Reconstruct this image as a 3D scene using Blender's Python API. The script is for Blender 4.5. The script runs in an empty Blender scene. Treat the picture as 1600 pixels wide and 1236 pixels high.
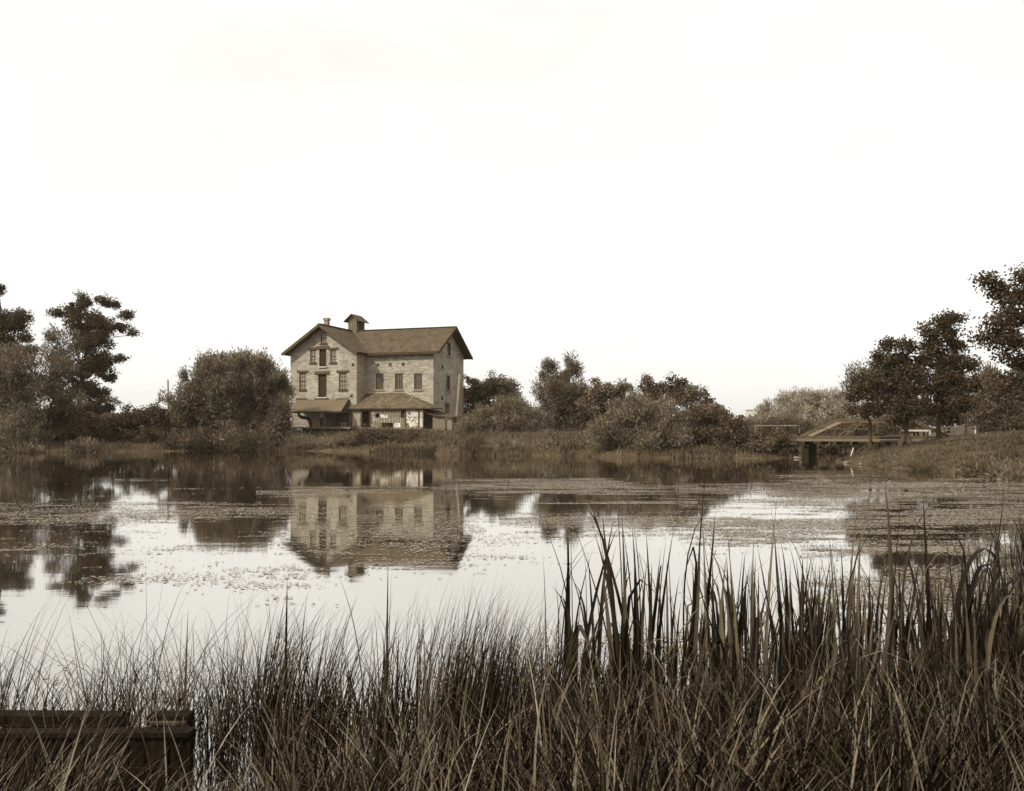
import bpy, bmesh, math, random
import numpy as np
from mathutils import Vector, Matrix

random.seed(7)
rng = np.random.default_rng(11)
sc = bpy.context.scene
COL = sc.collection
R = math.radians

# ------------------------------------------------------------------ camera, sky, sun, exposure
FPX, HX, HY, CAMH = 1370.0, 800.0, 669.5, 1.8      # focal length and horizon of the photograph, metres above the water
cd = bpy.data.cameras.new('camera')
cam = bpy.data.objects.new('camera', cd); COL.objects.link(cam)
cam.location = (0, 0, CAMH); cam.rotation_euler = (R(90), 0, 0)
cd.sensor_width = 36; cd.lens = 36*FPX/1600; cd.shift_y = (HY-618)/1600
cd.clip_start = 0.05; cd.clip_end = 6000
cd.dof.use_dof = True; cd.dof.focus_distance = 22.0; cd.dof.aperture_fstop = 11.0
sc.camera = cam

SUN_EL, SUN_AZ = R(40), R(48)                       # azimuth from -Y towards -X (sun behind the camera, on the left)
to_sun = Vector((-math.sin(SUN_AZ)*math.cos(SUN_EL), -math.cos(SUN_AZ)*math.cos(SUN_EL), math.sin(SUN_EL)))
world = bpy.data.worlds.new('World'); sc.world = world; world.use_nodes = True
wn, wl = world.node_tree.nodes, world.node_tree.links
wn.clear()
wo = wn.new('ShaderNodeOutputWorld'); bg = wn.new('ShaderNodeBackground'); sky = wn.new('ShaderNodeTexSky')
sky.sky_type = 'NISHITA'; sky.sun_disc = False; sky.sun_elevation = SUN_EL
sky.sun_rotation = math.atan2(to_sun.x, to_sun.y)
sky.air_density = 1.0; sky.dust_density = 4.0; sky.ozone_density = 1.0
bw = wn.new('ShaderNodeRGBToBW'); tint = wn.new('ShaderNodeMix'); tint.data_type = 'RGBA'; tint.blend_type = 'MULTIPLY'
tint.inputs[0].default_value = 1.0; tint.inputs[7].default_value = (1.0, 0.99, 0.955, 1)
veil = wn.new('ShaderNodeMix'); veil.data_type = 'RGBA'; veil.inputs[0].default_value = 0.6
veil.inputs[7].default_value = (10.4, 10.4, 10.4, 1)   # even white overcast veil over the blue
wt = wn.new('ShaderNodeTexCoord'); wmp = wn.new('ShaderNodeMapping'); wmp.inputs['Scale'].default_value = (1.2, 1.2, 3.5)
wnz = wn.new('ShaderNodeTexNoise'); wnz.inputs['Scale'].default_value = 1.6; wnz.inputs['Detail'].default_value = 5; wnz.inputs['Roughness'].default_value = .55
wcr = wn.new('ShaderNodeValToRGB'); wcr.color_ramp.elements[0].position = .35; wcr.color_ramp.elements[1].position = .65
wcr.color_ramp.elements[0].color = (9.6, 9.6, 9.55, 1); wcr.color_ramp.elements[1].color = (11.0, 11.0, 11.0, 1)      # thin bright cloud, barely uneven
wl.new(wt.outputs['Generated'], wmp.inputs[0]); wl.new(wmp.outputs[0], wnz.inputs['Vector']); wl.new(wnz.outputs[0], wcr.inputs[0]); wl.new(wcr.outputs[0], veil.inputs[7])
wl.new(sky.outputs[0], bw.inputs[0]); wl.new(bw.outputs[0], veil.inputs[6])
wl.new(veil.outputs[2], tint.inputs[6]); wl.new(tint.outputs[2], bg.inputs[0])
bg.inputs[1].default_value = 0.15
wl.new(bg.outputs[0], wo.inputs[0])
sd_ = bpy.data.lights.new('sun', 'SUN'); sd_.energy = 3.9; sd_.angle = R(1.5); sd_.color = (1, 0.975, 0.91)
sun = bpy.data.objects.new('sun', sd_); COL.objects.link(sun)
sun.rotation_euler = to_sun.to_track_quat('Z', 'Y').to_euler(); sun.location = (-30, -30, 60)
sc.view_settings.view_transform = 'Standard'; sc.view_settings.look = 'None'
sc.view_settings.gamma = 1.0; sc.view_settings.use_curve_mapping = False
sc.view_settings.exposure = 0.0
sc.cycles.max_bounces = 6; sc.cycles.diffuse_bounces = 2; sc.cycles.glossy_bounces = 3
sc.cycles.caustics_reflective = False; sc.cycles.caustics_refractive = False

# ------------------------------------------------------------------ helpers
def sep(l, k=1.0):
    """sepia reflectance of luminance l (the plate is toned: darks redder, lights creamier)"""
    xs = np.log([.01, .05, .2, .5, .85])
    t = math.log(max(min(l, .85), .01))
    r = np.interp(t, xs, [1.46, 1.38, 1.19, 1.08, 1.03]); g = np.interp(t, xs, [.915, .93, .97, .99, 1.0]); b = np.interp(t, xs, [.45, .48, .68, .82, .90])
    return (l*r*k, l*g*k, l*b*k, 1)

def at(x, y, Y):
    """the point of the place that stands at distance Y and shows at pixel x, y of the photograph"""
    return Vector(((x-HX)/FPX*Y, Y, CAMH-(y-HY)/FPX*Y))

def tag(o, label=None, cat=None, group=None, kind=None):
    if label: o['label'] = label
    if cat: o['category'] = cat
    if group: o['group'] = group
    if kind: o['kind'] = kind
    return o

def empty(name, loc, rz=0.0):
    o = bpy.data.objects.new(name, None); COL.objects.link(o); o.empty_display_size = .3
    o.location = loc; o.rotation_euler = (0, 0, rz); return o

def link(name, me, mat=None, parent=None):
    o = bpy.data.objects.new(name, me); COL.objects.link(o)
    if mat and not me.materials: me.materials.append(mat)
    if parent: o.parent = parent
    return o

def mesh_np(name, V, F, mat=None, smooth=False):
    me = bpy.data.meshes.new(name)
    V = np.asarray(V, dtype=np.float32).reshape(-1, 3); F = np.asarray(F, dtype=np.int32)
    n = F.shape[1]
    me.vertices.add(len(V)); me.vertices.foreach_set('co', V.ravel())
    me.loops.add(F.size); me.loops.foreach_set('vertex_index', F.ravel())
    me.polygons.add(len(F)); me.polygons.foreach_set('loop_start', np.arange(0, F.size, n, dtype=np.int32))
    if smooth: me.polygons.foreach_set('use_smooth', np.ones(len(F), dtype=bool))
    me.update(calc_edges=True)
    if mat: me.materials.append(mat)
    return me

class MB:
    """collects boxes, prisms and tubes into one mesh"""
    def __init__(s): s.v = []; s.f = []
    def add(s, V, F):
        o = len(s.v); s.v += [tuple(p) for p in V]; s.f += [tuple(i+o for i in f) for f in F]; return s
    def box(s, x0, x1, y0, y1, z0, z1):
        return s.add([(x0,y0,z0),(x1,y0,z0),(x1,y1,z0),(x0,y1,z0),(x0,y0,z1),(x1,y0,z1),(x1,y1,z1),(x0,y1,z1)],
                     [(0,3,2,1),(4,5,6,7),(0,1,5,4),(1,2,6,5),(2,3,7,6),(3,0,4,7)])
    def slab(s, poly, d):
        """polygon (counter-clockwise from outside) thickened by vector d"""
        n = len(poly); d = Vector(d)
        P = [Vector(p) for p in poly]; Q = [p+d for p in P]
        F = [tuple(range(n)), tuple(range(2*n-1, n-1, -1))]
        for i in range(n):
            j = (i+1) % n; F.append((i, n+i, n+j, j))
        return s.add(P+Q, F)
    def bar(s, p, q, w, h, up=(0,0,1)):
        p, q = Vector(p), Vector(q); d = (q-p).normalized(); up = Vector(up)
        a = d.cross(up)
        a = a.normalized() if a.length > 1e-5 else Vector((1,0,0)); b = a.cross(d).normalized()
        V = [c + a*(w/2*i) + b*(h/2*j) for c in (p, q) for i, j in ((-1,-1),(1,-1),(1,1),(-1,1))]
        return s.add(V, [(0,1,2,3),(7,6,5,4),(0,4,5,1),(1,5,6,2),(2,6,7,3),(3,7,4,0)])
    def tube(s, pts, rads, n=8, cap=True):
        pts = [Vector(p) for p in pts]; o = len(s.v); N = len(pts)
        ref = Vector((.13, .9, .2))
        for i, p in enumerate(pts):
            d = (pts[min(i+1, N-1)]-pts[max(i-1, 0)]).normalized()
            a = d.cross(ref).normalized(); b = d.cross(a)
            for k in range(n):
                t = 2*math.pi*k/n; s.v.append(tuple(p+(a*math.cos(t)+b*math.sin(t))*rads[i]))
        for i in range(N-1):
            for k in range(n):
                k2 = (k+1) % n
                s.f.append((o+i*n+k, o+i*n+k2, o+(i+1)*n+k2, o+(i+1)*n+k))
        if cap:
            s.f.append(tuple(o+k for k in range(n-1, -1, -1))); s.f.append(tuple(o+(N-1)*n+k for k in range(n)))
        return s
    def mesh(s, name, mat=None, smooth=False):
        me = bpy.data.meshes.new(name); me.from_pydata(s.v, [], s.f); me.update()
        bm = bmesh.new(); bm.from_mesh(me); bmesh.ops.recalc_face_normals(bm, faces=bm.faces); bm.to_mesh(me); bm.free()
        if smooth: me.polygons.foreach_set('use_smooth', np.ones(len(me.polygons), dtype=bool))
        if mat: me.materials.append(mat)
        return me
    def build(s, name, mat=None, parent=None, smooth=False):
        return link(name, s.mesh(name, mat, smooth), None, parent)

# ------------------------------------------------------------------ materials
def mat_base(name):
    m = bpy.data.materials.new(name); m.use_nodes = True
    n, l = m.node_tree.nodes, m.node_tree.links
    return m, n, l, n['Principled BSDF']

def noise_mat(name, lo, hi, scale=4.0, rough=.85, bump=.0, bscale=30.0, stretch=(1,1,1), spec=.07, detail=6, island=0.0, metal=0):
    """sepia surface whose reflectance wanders between lo and hi"""
    m, n, l, p = mat_base(name)
    tc = n.new('ShaderNodeTexCoord'); mp = n.new('ShaderNodeMapping'); mp.inputs['Scale'].default_value = stretch
    l.new(tc.outputs['Object'], mp.inputs[0])
    nz = n.new('ShaderNodeTexNoise'); nz.inputs['Scale'].default_value = scale; nz.inputs['Detail'].default_value = detail
    nz.inputs['Roughness'].default_value = .65
    l.new(mp.outputs[0], nz.inputs['Vector'])
    cr = n.new('ShaderNodeValToRGB'); cr.color_ramp.elements[0].position = .3; cr.color_ramp.elements[1].position = .7
    cr.color_ramp.elements[0].color = sep(lo); cr.color_ramp.elements[1].color = sep(hi)
    l.new(nz.outputs[0], cr.inputs[0]); out = cr.outputs[0]
    if island:
        ge = n.new('ShaderNodeNewGeometry'); mr = n.new('ShaderNodeMapRange')
        mr.inputs[3].default_value = 1-island; mr.inputs[4].default_value = 1+island
        l.new(ge.outputs['Random Per Island'], mr.inputs[0])
        mx = n.new('ShaderNodeVectorMath'); mx.operation = 'SCALE'
        l.new(out, mx.inputs[0]); l.new(mr.outputs[0], mx.inputs['Scale']); out = mx.outputs[0]
    l.new(out, p.inputs['Base Color']); p.inputs['Roughness'].default_value = rough
    p.inputs['Specular IOR Level'].default_value = spec; p.inputs['Metallic'].default_value = metal
    if bump:
        nb = n.new('ShaderNodeTexNoise'); nb.inputs['Scale'].default_value = bscale; nb.inputs['Detail'].default_value = 5
        l.new(mp.outputs[0], nb.inputs['Vector'])
        bp = n.new('ShaderNodeBump'); bp.inputs['Strength'].default_value = bump; bp.inputs['Distance'].default_value = .03
        l.new(nb.outputs[0], bp.inputs['Height']); l.new(bp.outputs[0], p.inputs['Normal'])
    return m

def leaf_mat(name, lo, hi, trans=.3, spread=.35, gloss=.04, mid=.0, patch=None):
    """leaf or blade: each island its own tone, light passes through"""
    m, n, l, p = mat_base(name)
    ge = n.new('ShaderNodeNewGeometry'); cr = n.new('ShaderNodeValToRGB')
    cr.color_ramp.elements[0].color = sep(lo); cr.color_ramp.elements[1].color = sep(hi)
    cr.color_ramp.elements[0].position = mid*.5
    if mid: e = cr.color_ramp.elements.new(mid); e.color = sep(lo+(hi-lo)*.16)
    oi = n.new('ShaderNodeObjectInfo')
    ad = n.new('ShaderNodeMath'); ad.operation = 'ADD'; l.new(ge.outputs['Random Per Island'], ad.inputs[0]); l.new(oi.outputs['Random'], ad.inputs[1])
    fr = n.new('ShaderNodeMath'); fr.operation = 'FRACT'; l.new(ad.outputs[0], fr.inputs[0])
    l.new(fr.outputs[0], cr.inputs[0])
    col = cr.outputs[0]
    if patch:                                           # sprays and tussocks of slightly different tone
        tc = n.new('ShaderNodeTexCoord'); nz = n.new('ShaderNodeTexNoise'); nz.inputs['Scale'].default_value = patch[0]; nz.inputs['Detail'].default_value = 3
        l.new(tc.outputs['Object'], nz.inputs['Vector']); mr = n.new('ShaderNodeMapRange')
        mr.inputs[1].default_value = .36; mr.inputs[2].default_value = .64; mr.inputs[3].default_value = 1-patch[1]; mr.inputs[4].default_value = 1+patch[1]
        l.new(nz.outputs[0], mr.inputs[0]); vs = n.new('ShaderNodeVectorMath'); vs.operation = 'SCALE'
        l.new(col, vs.inputs[0]); l.new(mr.outputs[0], vs.inputs['Scale']); col = vs.outputs[0]
    l.new(col, p.inputs['Base Color']); p.inputs['Roughness'].default_value = .55; p.inputs['Specular IOR Level'].default_value = gloss
    tr = n.new('ShaderNodeBsdfTranslucent'); l.new(col, tr.inputs[0])
    mx = n.new('ShaderNodeMixShader'); mx.inputs[0].default_value = trans
    l.new(p.outputs[0], mx.inputs[1]); l.new(tr.outputs[0], mx.inputs[2]); l.new(mx.outputs[0], n['Material Output'].inputs[0])
    return m

def stone_mat():
    m, n, l, p = mat_base('rubble_stone')
    tc = n.new('ShaderNodeTexCoord'); sx = n.new('ShaderNodeSeparateXYZ'); l.new(tc.outputs['Object'], sx.inputs[0])
    ad = n.new('ShaderNodeMath'); ad.operation = 'ADD'; l.new(sx.outputs[0], ad.inputs[0]); l.new(sx.outputs[1], ad.inputs[1])
    cb = n.new('ShaderNodeCombineXYZ'); l.new(ad.outputs[0], cb.inputs[0]); l.new(sx.outputs[2], cb.inputs[1])
    nz = n.new('ShaderNodeTexNoise'); nz.inputs['Scale'].default_value = 2.2; nz.inputs['Detail'].default_value = 3; l.new(cb.outputs[0], nz.inputs['Vector'])
    su = n.new('ShaderNodeVectorMath'); su.operation = 'MULTIPLY_ADD'; su.inputs[1].default_value = (.5, .26, 0)
    l.new(nz.outputs['Color'], su.inputs[0]); l.new(cb.outputs[0], su.inputs[2])
    br = n.new('ShaderNodeTexBrick'); br.inputs['Scale'].default_value = 1.0; br.offset = .5
    br.inputs['Brick Width'].default_value = .34; br.inputs['Row Height'].default_value = .135; br.inputs['Mortar Size'].default_value = .014
    br.inputs['Mortar Smooth'].default_value = .3; br.inputs['Bias'].default_value = -.1
    br.inputs['Color1'].default_value = sep(.22); br.inputs['Color2'].default_value = sep(.37); br.inputs['Mortar'].default_value = sep(.30)
    l.new(su.outputs[0], br.inputs['Vector'])
    n2 = n.new('ShaderNodeTexNoise'); n2.inputs['Scale'].default_value = .8; n2.inputs['Detail'].default_value = 6; n2.inputs['Roughness'].default_value = .7
    l.new(cb.outputs[0], n2.inputs['Vector'])
    mr = n.new('ShaderNodeMapRange'); mr.inputs[1].default_value = .3; mr.inputs[2].default_value = .72; mr.inputs[3].default_value = .68; mr.inputs[4].default_value = 1.25
    l.new(n2.outputs[0], mr.inputs[0])
    sc_ = n.new('ShaderNodeVectorMath'); sc_.operation = 'SCALE'; l.new(br.outputs[0], sc_.inputs[0]); l.new(mr.outputs[0], sc_.inputs['Scale'])
    l.new(sc_.outputs[0], p.inputs['Base Color']); p.inputs['Roughness'].default_value = .9; p.inputs['Specular IOR Level'].default_value = .15
    bp = n.new('ShaderNodeBump'); bp.inputs['Strength'].default_value = .6; bp.inputs['Distance'].default_value = .03; bp.invert = True
    l.new(br.outputs['Fac'], bp.inputs['Height']); l.new(bp.outputs[0], p.inputs['Normal'])
    return m

def shingle_mat(name, lo, hi, light=False):
    m, n, l, p = mat_base(name)
    tc = n.new('ShaderNodeTexCoord'); sx = n.new('ShaderNodeSeparateXYZ'); l.new(tc.outputs['Object'], sx.inputs[0])
    ad = n.new('ShaderNodeMath'); ad.operation = 'MULTIPLY_ADD'; ad.inputs[1].default_value = .37
    l.new(sx.outputs[1], ad.inputs[0]); l.new(sx.outputs[0], ad.inputs[2])
    cb = n.new('ShaderNodeCombineXYZ'); l.new(ad.outputs[0], cb.inputs[0]); l.new(sx.outputs[2], cb.inputs[1])
    br = n.new('ShaderNodeTexBrick'); br.inputs['Scale'].default_value = 1.0
    br.inputs['Brick Width'].default_value = .2; br.inputs['Row Height'].default_value = .1; br.inputs['Mortar Size'].default_value = .01
    br.inputs['Color1'].default_value = sep(lo); br.inputs['Color2'].default_value = sep(hi); br.inputs['Mortar'].default_value = sep(lo*.5)
    l.new(cb.outputs[0], br.inputs['Vector'])
    n2 = n.new('ShaderNodeTexNoise'); n2.inputs['Scale'].default_value = 1.6; n2.inputs['Detail'].default_value = 8; n2.inputs['Roughness'].default_value = .75
    l.new(tc.outputs['Object'], n2.inputs['Vector'])
    mr = n.new('ShaderNodeMapRange'); mr.inputs[1].default_value = .3; mr.inputs[2].default_value = .7; mr.inputs[3].default_value = .6; mr.inputs[4].default_value = 1.45
    l.new(n2.outputs[0], mr.inputs[0])
    sc_ = n.new('ShaderNodeVectorMath'); sc_.operation = 'SCALE'; l.new(br.outputs[0], sc_.inputs[0]); l.new(mr.outputs[0], sc_.inputs['Scale'])
    l.new(sc_.outputs[0], p.inputs['Base Color']); p.inputs['Roughness'].default_value = .85; p.inputs['Specular IOR Level'].default_value = .15
    bp = n.new('ShaderNodeBump'); bp.inputs['Strength'].default_value = .6; bp.inputs['Distance'].default_value = .02; bp.invert = True
    l.new(br.outputs['Fac'], bp.inputs['Height']); l.new(bp.outputs[0], p.inputs['Normal'])
    return m

def water_mat():
    m, n, l, p = mat_base('pond_water'); n.remove(p)
    tc = n.new('ShaderNodeTexCoord')
    mp = n.new('ShaderNodeMapping'); mp.inputs['Scale'].default_value = (.35, 1.3, 1); l.new(tc.outputs['Object'], mp.inputs[0])
    n1 = n.new('ShaderNodeTexNoise'); n1.inputs['Scale'].default_value = 1.6; n1.inputs['Detail'].default_value = 4; l.new(mp.outputs[0], n1.inputs['Vector'])
    # wind-ruffled streaks: long thin areas where the ripples stand higher
    mp2 = n.new('ShaderNodeMapping'); mp2.inputs['Scale'].default_value = (.03, .22, 1); l.new(tc.outputs['Object'], mp2.inputs[0])
    n2 = n.new('ShaderNodeTexNoise'); n2.inputs['Scale'].default_value = 1.0; n2.inputs['Detail'].default_value = 3; l.new(mp2.outputs[0], n2.inputs['Vector'])
    mr = n.new('ShaderNodeMapRange'); mr.inputs[1].default_value = .56; mr.inputs[2].default_value = .7; mr.inputs[3].default_value = .10; mr.inputs[4].default_value = .9
    l.new(n2.outputs[0], mr.inputs[0])
    bp = n.new('ShaderNodeBump'); bp.inputs['Distance'].default_value = .012; l.new(mr.outputs[0], bp.inputs['Strength']); l.new(n1.outputs[0], bp.inputs['Height'])
    df = n.new('ShaderNodeBsdfDiffuse'); df.inputs[0].default_value = sep(.02)
    gl = n.new('ShaderNodeBsdfGlossy'); gl.inputs['Roughness'].default_value = .035; gl.inputs[0].default_value = (1, .985, .95, 1)
    fr = n.new('ShaderNodeFresnel'); fr.inputs[0].default_value = 1.6
    l.new(bp.outputs[0], gl.inputs['Normal']); l.new(bp.outputs[0], fr.inputs['Normal'])
    fm = n.new('ShaderNodeMapRange'); fm.inputs[3].default_value = .50; fm.inputs[4].default_value = 1.0; l.new(fr.outputs[0], fm.inputs[0])
    mx = n.new('ShaderNodeMixShader'); l.new(fm.outputs[0], mx.inputs[0]); l.new(df.outputs[0], mx.inputs[1]); l.new(gl.outputs[0], mx.inputs[2])
    l.new(mx.outputs[0], n['Material Output'].inputs[0])
    return m

def poster_mat(name, scale, lo, hi, thr=.5, swirl=3.0):
    m, n, l, p = mat_base(name)
    tc = n.new('ShaderNodeTexCoord')
    wv = n.new('ShaderNodeTexNoise'); wv.inputs['Scale'].default_value = scale; wv.inputs['Detail'].default_value = 1.5; wv.inputs['Distortion'].default_value = swirl
    l.new(tc.outputs['Object'], wv.inputs['Vector'])
    cr = n.new('ShaderNodeValToRGB'); cr.color_ramp.elements[0].position = thr-.04; cr.color_ramp.elements[1].position = thr+.04
    cr.color_ramp.elements[0].color = sep(lo); cr.color_ramp.elements[1].color = sep(hi)
    l.new(wv.outputs[0], cr.inputs[0]); l.new(cr.outputs[0], p.inputs['Base Color']); p.inputs['Roughness'].default_value = .8
    return m

M = dict(
    stone=stone_mat(), shingle=shingle_mat('weathered_shingles', .055, .09), porch_shingle=shingle_mat('porch_shingles', .068, .118),
    tin=noise_mat('dull_sheet_metal', .095, .12, 1.2, .6, .1, 8),
    trim=noise_mat('dark_painted_wood', .028, .05, 3, .7), door=noise_mat('dark_door_boards', .022, .04, 4, .8, .3, 12, (6,6,.4)),
    lintel=noise_mat('weathered_timber', .05, .085, 5, .85, .2, 20, (1,1,3)),
    frame=noise_mat('window_paint', .03, .05, 6, .7), pale_frame=noise_mat('worn_white_paint', .32, .5, 4, .75, .1, 20),
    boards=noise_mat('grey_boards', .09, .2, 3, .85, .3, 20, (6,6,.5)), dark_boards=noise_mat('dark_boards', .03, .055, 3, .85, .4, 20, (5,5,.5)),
    chim=noise_mat('chimney_brick', .12, .3, 6, .9, .3, 20), iron=noise_mat('dark_iron', .015, .03, 8, .6, 0),
    white=noise_mat('white_paint', .38, .58, 3, .7), pole=noise_mat('weathered_pole_wood', .12, .22, 2, .85, .2, 30, (4,4,.3)),
    steel=noise_mat('painted_bridge_steel', .05, .09, 4, .6, .05, 20), steel_dark=noise_mat('bridge_floor_timber', .025, .05, 4, .8),
    pier=noise_mat('pier_stone', .012, .028, 2.5, .9, .4, 8), rock=noise_mat('shore_rock', .08, .22, 5, .9, .4, 12),
    ground=noise_mat('bank_soil_and_turf', .025, .08, .7, .95, .5, 9), bark=noise_mat('tree_bark', .03, .075, 4, .9, .5, 14, (2,2,.5)),
    pale_bark=noise_mat('pale_bark', .08, .14, 4, .9, .4, 14, (2,2,.5)),
    oak=leaf_mat('oak_leaves', .035, .085, .22, patch=(1.1,.4)), maple=leaf_mat('maple_leaves', .028, .08, .22, patch=(1.5,.4)), willow=leaf_mat('willow_leaves', .08, .19, .22, patch=(.9,.45)),
    willow_pale=leaf_mat('pale_willow_leaves', .18, .34, .25, patch=(.8,.4)), bush=leaf_mat('bush_leaves', .045, .11, .22, patch=(1.0,.45)), dim=leaf_mat('hedge_leaves', .07, .15, .22, patch=(.9,.4)),
    far=leaf_mat('far_wood_leaves', .08, .13),
    grass=leaf_mat('shore_grass_blades', .002, .15, .12, mid=.66, patch=(3.0,.35)), straw=leaf_mat('dry_straw_blades', .07, .27, .2), bankgrass=leaf_mat('bank_grass_blades', .035, .125, .25, patch=(.5,.5)),
    reed=leaf_mat('shore_reed_blades', .03, .12, .25, patch=(.6,.5)), cattail=leaf_mat('cattail_leaves', .005, .12, .15, gloss=.12, mid=.6),
    pad=leaf_mat('floating_weed', .09, .30, .05), oldwood=noise_mat('soaked_planks', .003, .014, 4, .8, .5, 18, (5,5,.6)),
    oldwood_top=noise_mat('weathered_cap_board', .025, .10, 5, .8, .3, 18, (.6,5,5)),
    pane=None,
)
pm, pn, pl_, pp = mat_base('dusty_sky_toned_glass')
pp.inputs['Base Color'].default_value = sep(.2); pp.inputs['Roughness'].default_value = .25; pp.inputs['Specular IOR Level'].default_value = .6  # pale base: sky reflection put into the colour, along with dirt
M['pane'] = pm
pm2, pn, pl_, pp = mat_base('dark_window_glass')
pp.inputs['Base Color'].default_value = sep(.07); pp.inputs['Roughness'].default_value = .2; pp.inputs['Specular IOR Level'].default_value = .6
M['dark_pane'] = pm2

gm = M['ground']; gn, gl = gm.node_tree.nodes, gm.node_tree.links          # wet mud, darkened to stand for shade under the near reeds; turf elsewhere
gt = gn.new('ShaderNodeTexCoord'); gs = gn.new('ShaderNodeSeparateXYZ'); gl.new(gt.outputs['Object'], gs.inputs[0])
gr = gn.new('ShaderNodeMapRange'); gr.inputs[1].default_value = 7; gr.inputs[2].default_value = 14; gl.new(gs.outputs[1], gr.inputs[0])
gx_ = gn.new('ShaderNodeMix'); gx_.data_type = 'RGBA'; gl.new(gr.outputs[0], gx_.inputs[0]); gx_.inputs[6].default_value = sep(.008)
gp = gn['Principled BSDF']; gl.new(gp.inputs['Base Color'].links[0].from_socket, gx_.inputs[7]); gl.new(gx_.outputs[2], gp.inputs['Base Color'])

# ------------------------------------------------------------------ the pond's outline and the lie of the land
POND = np.array([(-140,3.6),(-30,3.6),(-3.4,3.75),(-1.75,3.8),(-1.45,3.5),(-1.1,3.5),(-.9,3.95),(-.3,4.25),(.6,4.5),(1.5,4.5),(2.6,4.9),(4.2,6.2),(7,8.2),(12,10),(15.2,15),(16.4,22),(16.8,28.8),
                 (17.5,36),(17.2,42),(17.3,47.2),(19.0,50.5),(21.5,55),(24.5,61),(27,67),(34,76),(31,79),(24,70),(20.5,63),(18.6,58),(17.2,53.5),(15.5,52),
                 (13,52.6),(10,53),(7,54),(3.3,56.4),(-1,58),(-4.3,59.4),(-8,64),(-13,68.5),(-17,70),(-21,72),(-26,70),(-32,67),(-37,64.5),(-48,63),(-140,61)], float)
def pond_sd(X, Y):
    """distance to the waterline, positive on land"""
    P = np.stack([np.asarray(X, float).ravel(), np.asarray(Y, float).ravel()], 1)
    best = np.full(len(P), 1e9); inside = np.zeros(len(P), bool)
    for i in range(len(POND)):
        a, b = POND[i], POND[(i+1) % len(POND)]
        e = b-a; w = P-a; t = np.clip((w@e)/(e@e), 0, 1)
        best = np.minimum(best, np.hypot(*(w-t[:, None]*e).T))
        c = ((a[1] <= P[:, 1]) != (b[1] <= P[:, 1]))
        if abs(e[1]) > 1e-9:
            inside ^= c & (P[:, 0] < a[0]+(P[:, 1]-a[1])/e[1]*e[0])
    return np.where(inside, -best, best)
def vnoise(X, Y, s, seed=0):
    g = np.random.default_rng(seed).random((64, 64)); x, y = np.asarray(X)/s, np.asarray(Y)/s
    xi, yi = np.floor(x).astype(int), np.floor(y).astype(int); fx, fy = x-xi, y-yi
    fx, fy = fx*fx*(3-2*fx), fy*fy*(3-2*fy); q = lambda a, b: g[a % 64, b % 64]
    return (q(xi,yi)*(1-fx)+q(xi+1,yi)*fx)*(1-fy)+(q(xi,yi+1)*(1-fx)+q(xi+1,yi+1)*fx)*fy
def ground_z(X, Y):
    X, Y = np.asarray(X, float), np.asarray(Y, float); sh = X.shape
    X, Y = X.ravel(), Y.ravel(); sd = pond_sd(X, Y)
    sd = sd + (vnoise(X, Y, 2.3, 3)-.5)*np.clip(np.abs(Y-5)/30, .1, 1.0)
    near = np.clip((12-Y)/6, 0, 1); right = np.clip((X-12)/4, 0, 1)*(1-near)
    A = 1.55*(1-near)+.42*near; Lc = 4.5*(1-near)+1.6*near
    A = A*(1-right)+2.0*right; Lc = Lc*(1-right)+6.2*right
    mill = np.exp(-(((X+13)/12)**2+((Y-80)/8)**2)); A = A+mill*.45
    z = np.where(sd > 0, A*(1-np.exp(-np.maximum(sd, 0)/Lc)), -.7*(1-np.exp(np.minimum(sd, 0)/1.2)))
    far = np.clip((np.hypot(X, Y)-120)/300, 0, 1)
    z = z + np.where(sd > .3, (vnoise(X, Y, 5, 5)-.5)*.25*(1-near)+(vnoise(X, Y, 1.1, 6)-.5)*.06, 0)*np.clip(sd, 0, 1) - far*.3
    return z.reshape(sh)
def gz(x, y): return float(ground_z(np.array([x]), np.array([y]))[0])

def axis(parts):
    out = []
    for a, b, st in parts: out += list(np.arange(a, b, st))
    return np.array(out+[parts[-1][1]])
gx = axis([(-2500,-400,350),(-400,-120,40),(-120,-60,6),(-60,-6,.9),(-6,6,.3),(6,45,.7),(45,110,6),(110,400,40),(400,2500,350)])
gy = axis([(-300,-20,60),(-20,0,4),(0,2,.5),(2,8,.25),(8,30,1.1),(30,90,.8),(90,150,5),(150,500,40),(500,4000,500)])
GX, GY = np.meshgrid(gx, gy); GZ = ground_z(GX, GY)
nx, ny = len(gx), len(gy); idx = np.arange(nx*ny).reshape(ny, nx)
me = mesh_np('ground', np.stack([GX, GY, GZ], -1), np.stack([idx[:-1,:-1], idx[:-1,1:], idx[1:,1:], idx[1:,:-1]], -1).reshape(-1, 4), M['ground'], True)
tag(link('ground', me), kind='structure')
wq = MB(); wq.add([(-150,2.5,0),(60,2.5,0),(60,90,0),(-150,90,0)], [(0,1,2,3)])
tag(wq.build('water', water_mat()), kind='structure')

hz = bpy.data.materials.new('haze_air'); hz.use_nodes = True; hn = hz.node_tree.nodes; hn.remove(hn['Principled BSDF'])
hv = hn.new('ShaderNodeVolumePrincipled'); hv.inputs['Color'].default_value = (1, .87, .68, 1); hv.inputs['Density'].default_value = .00022
hv.inputs['Anisotropy'].default_value = .2
hz.node_tree.links.new(hv.outputs[0], hn['Material Output'].inputs['Volume'])
tag(MB().box(-2600,2600,-400,4100,-2.2,20).build('haze', hz), 'thin pale haze in the air over the pond', 'haze', kind='stuff')

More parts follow.
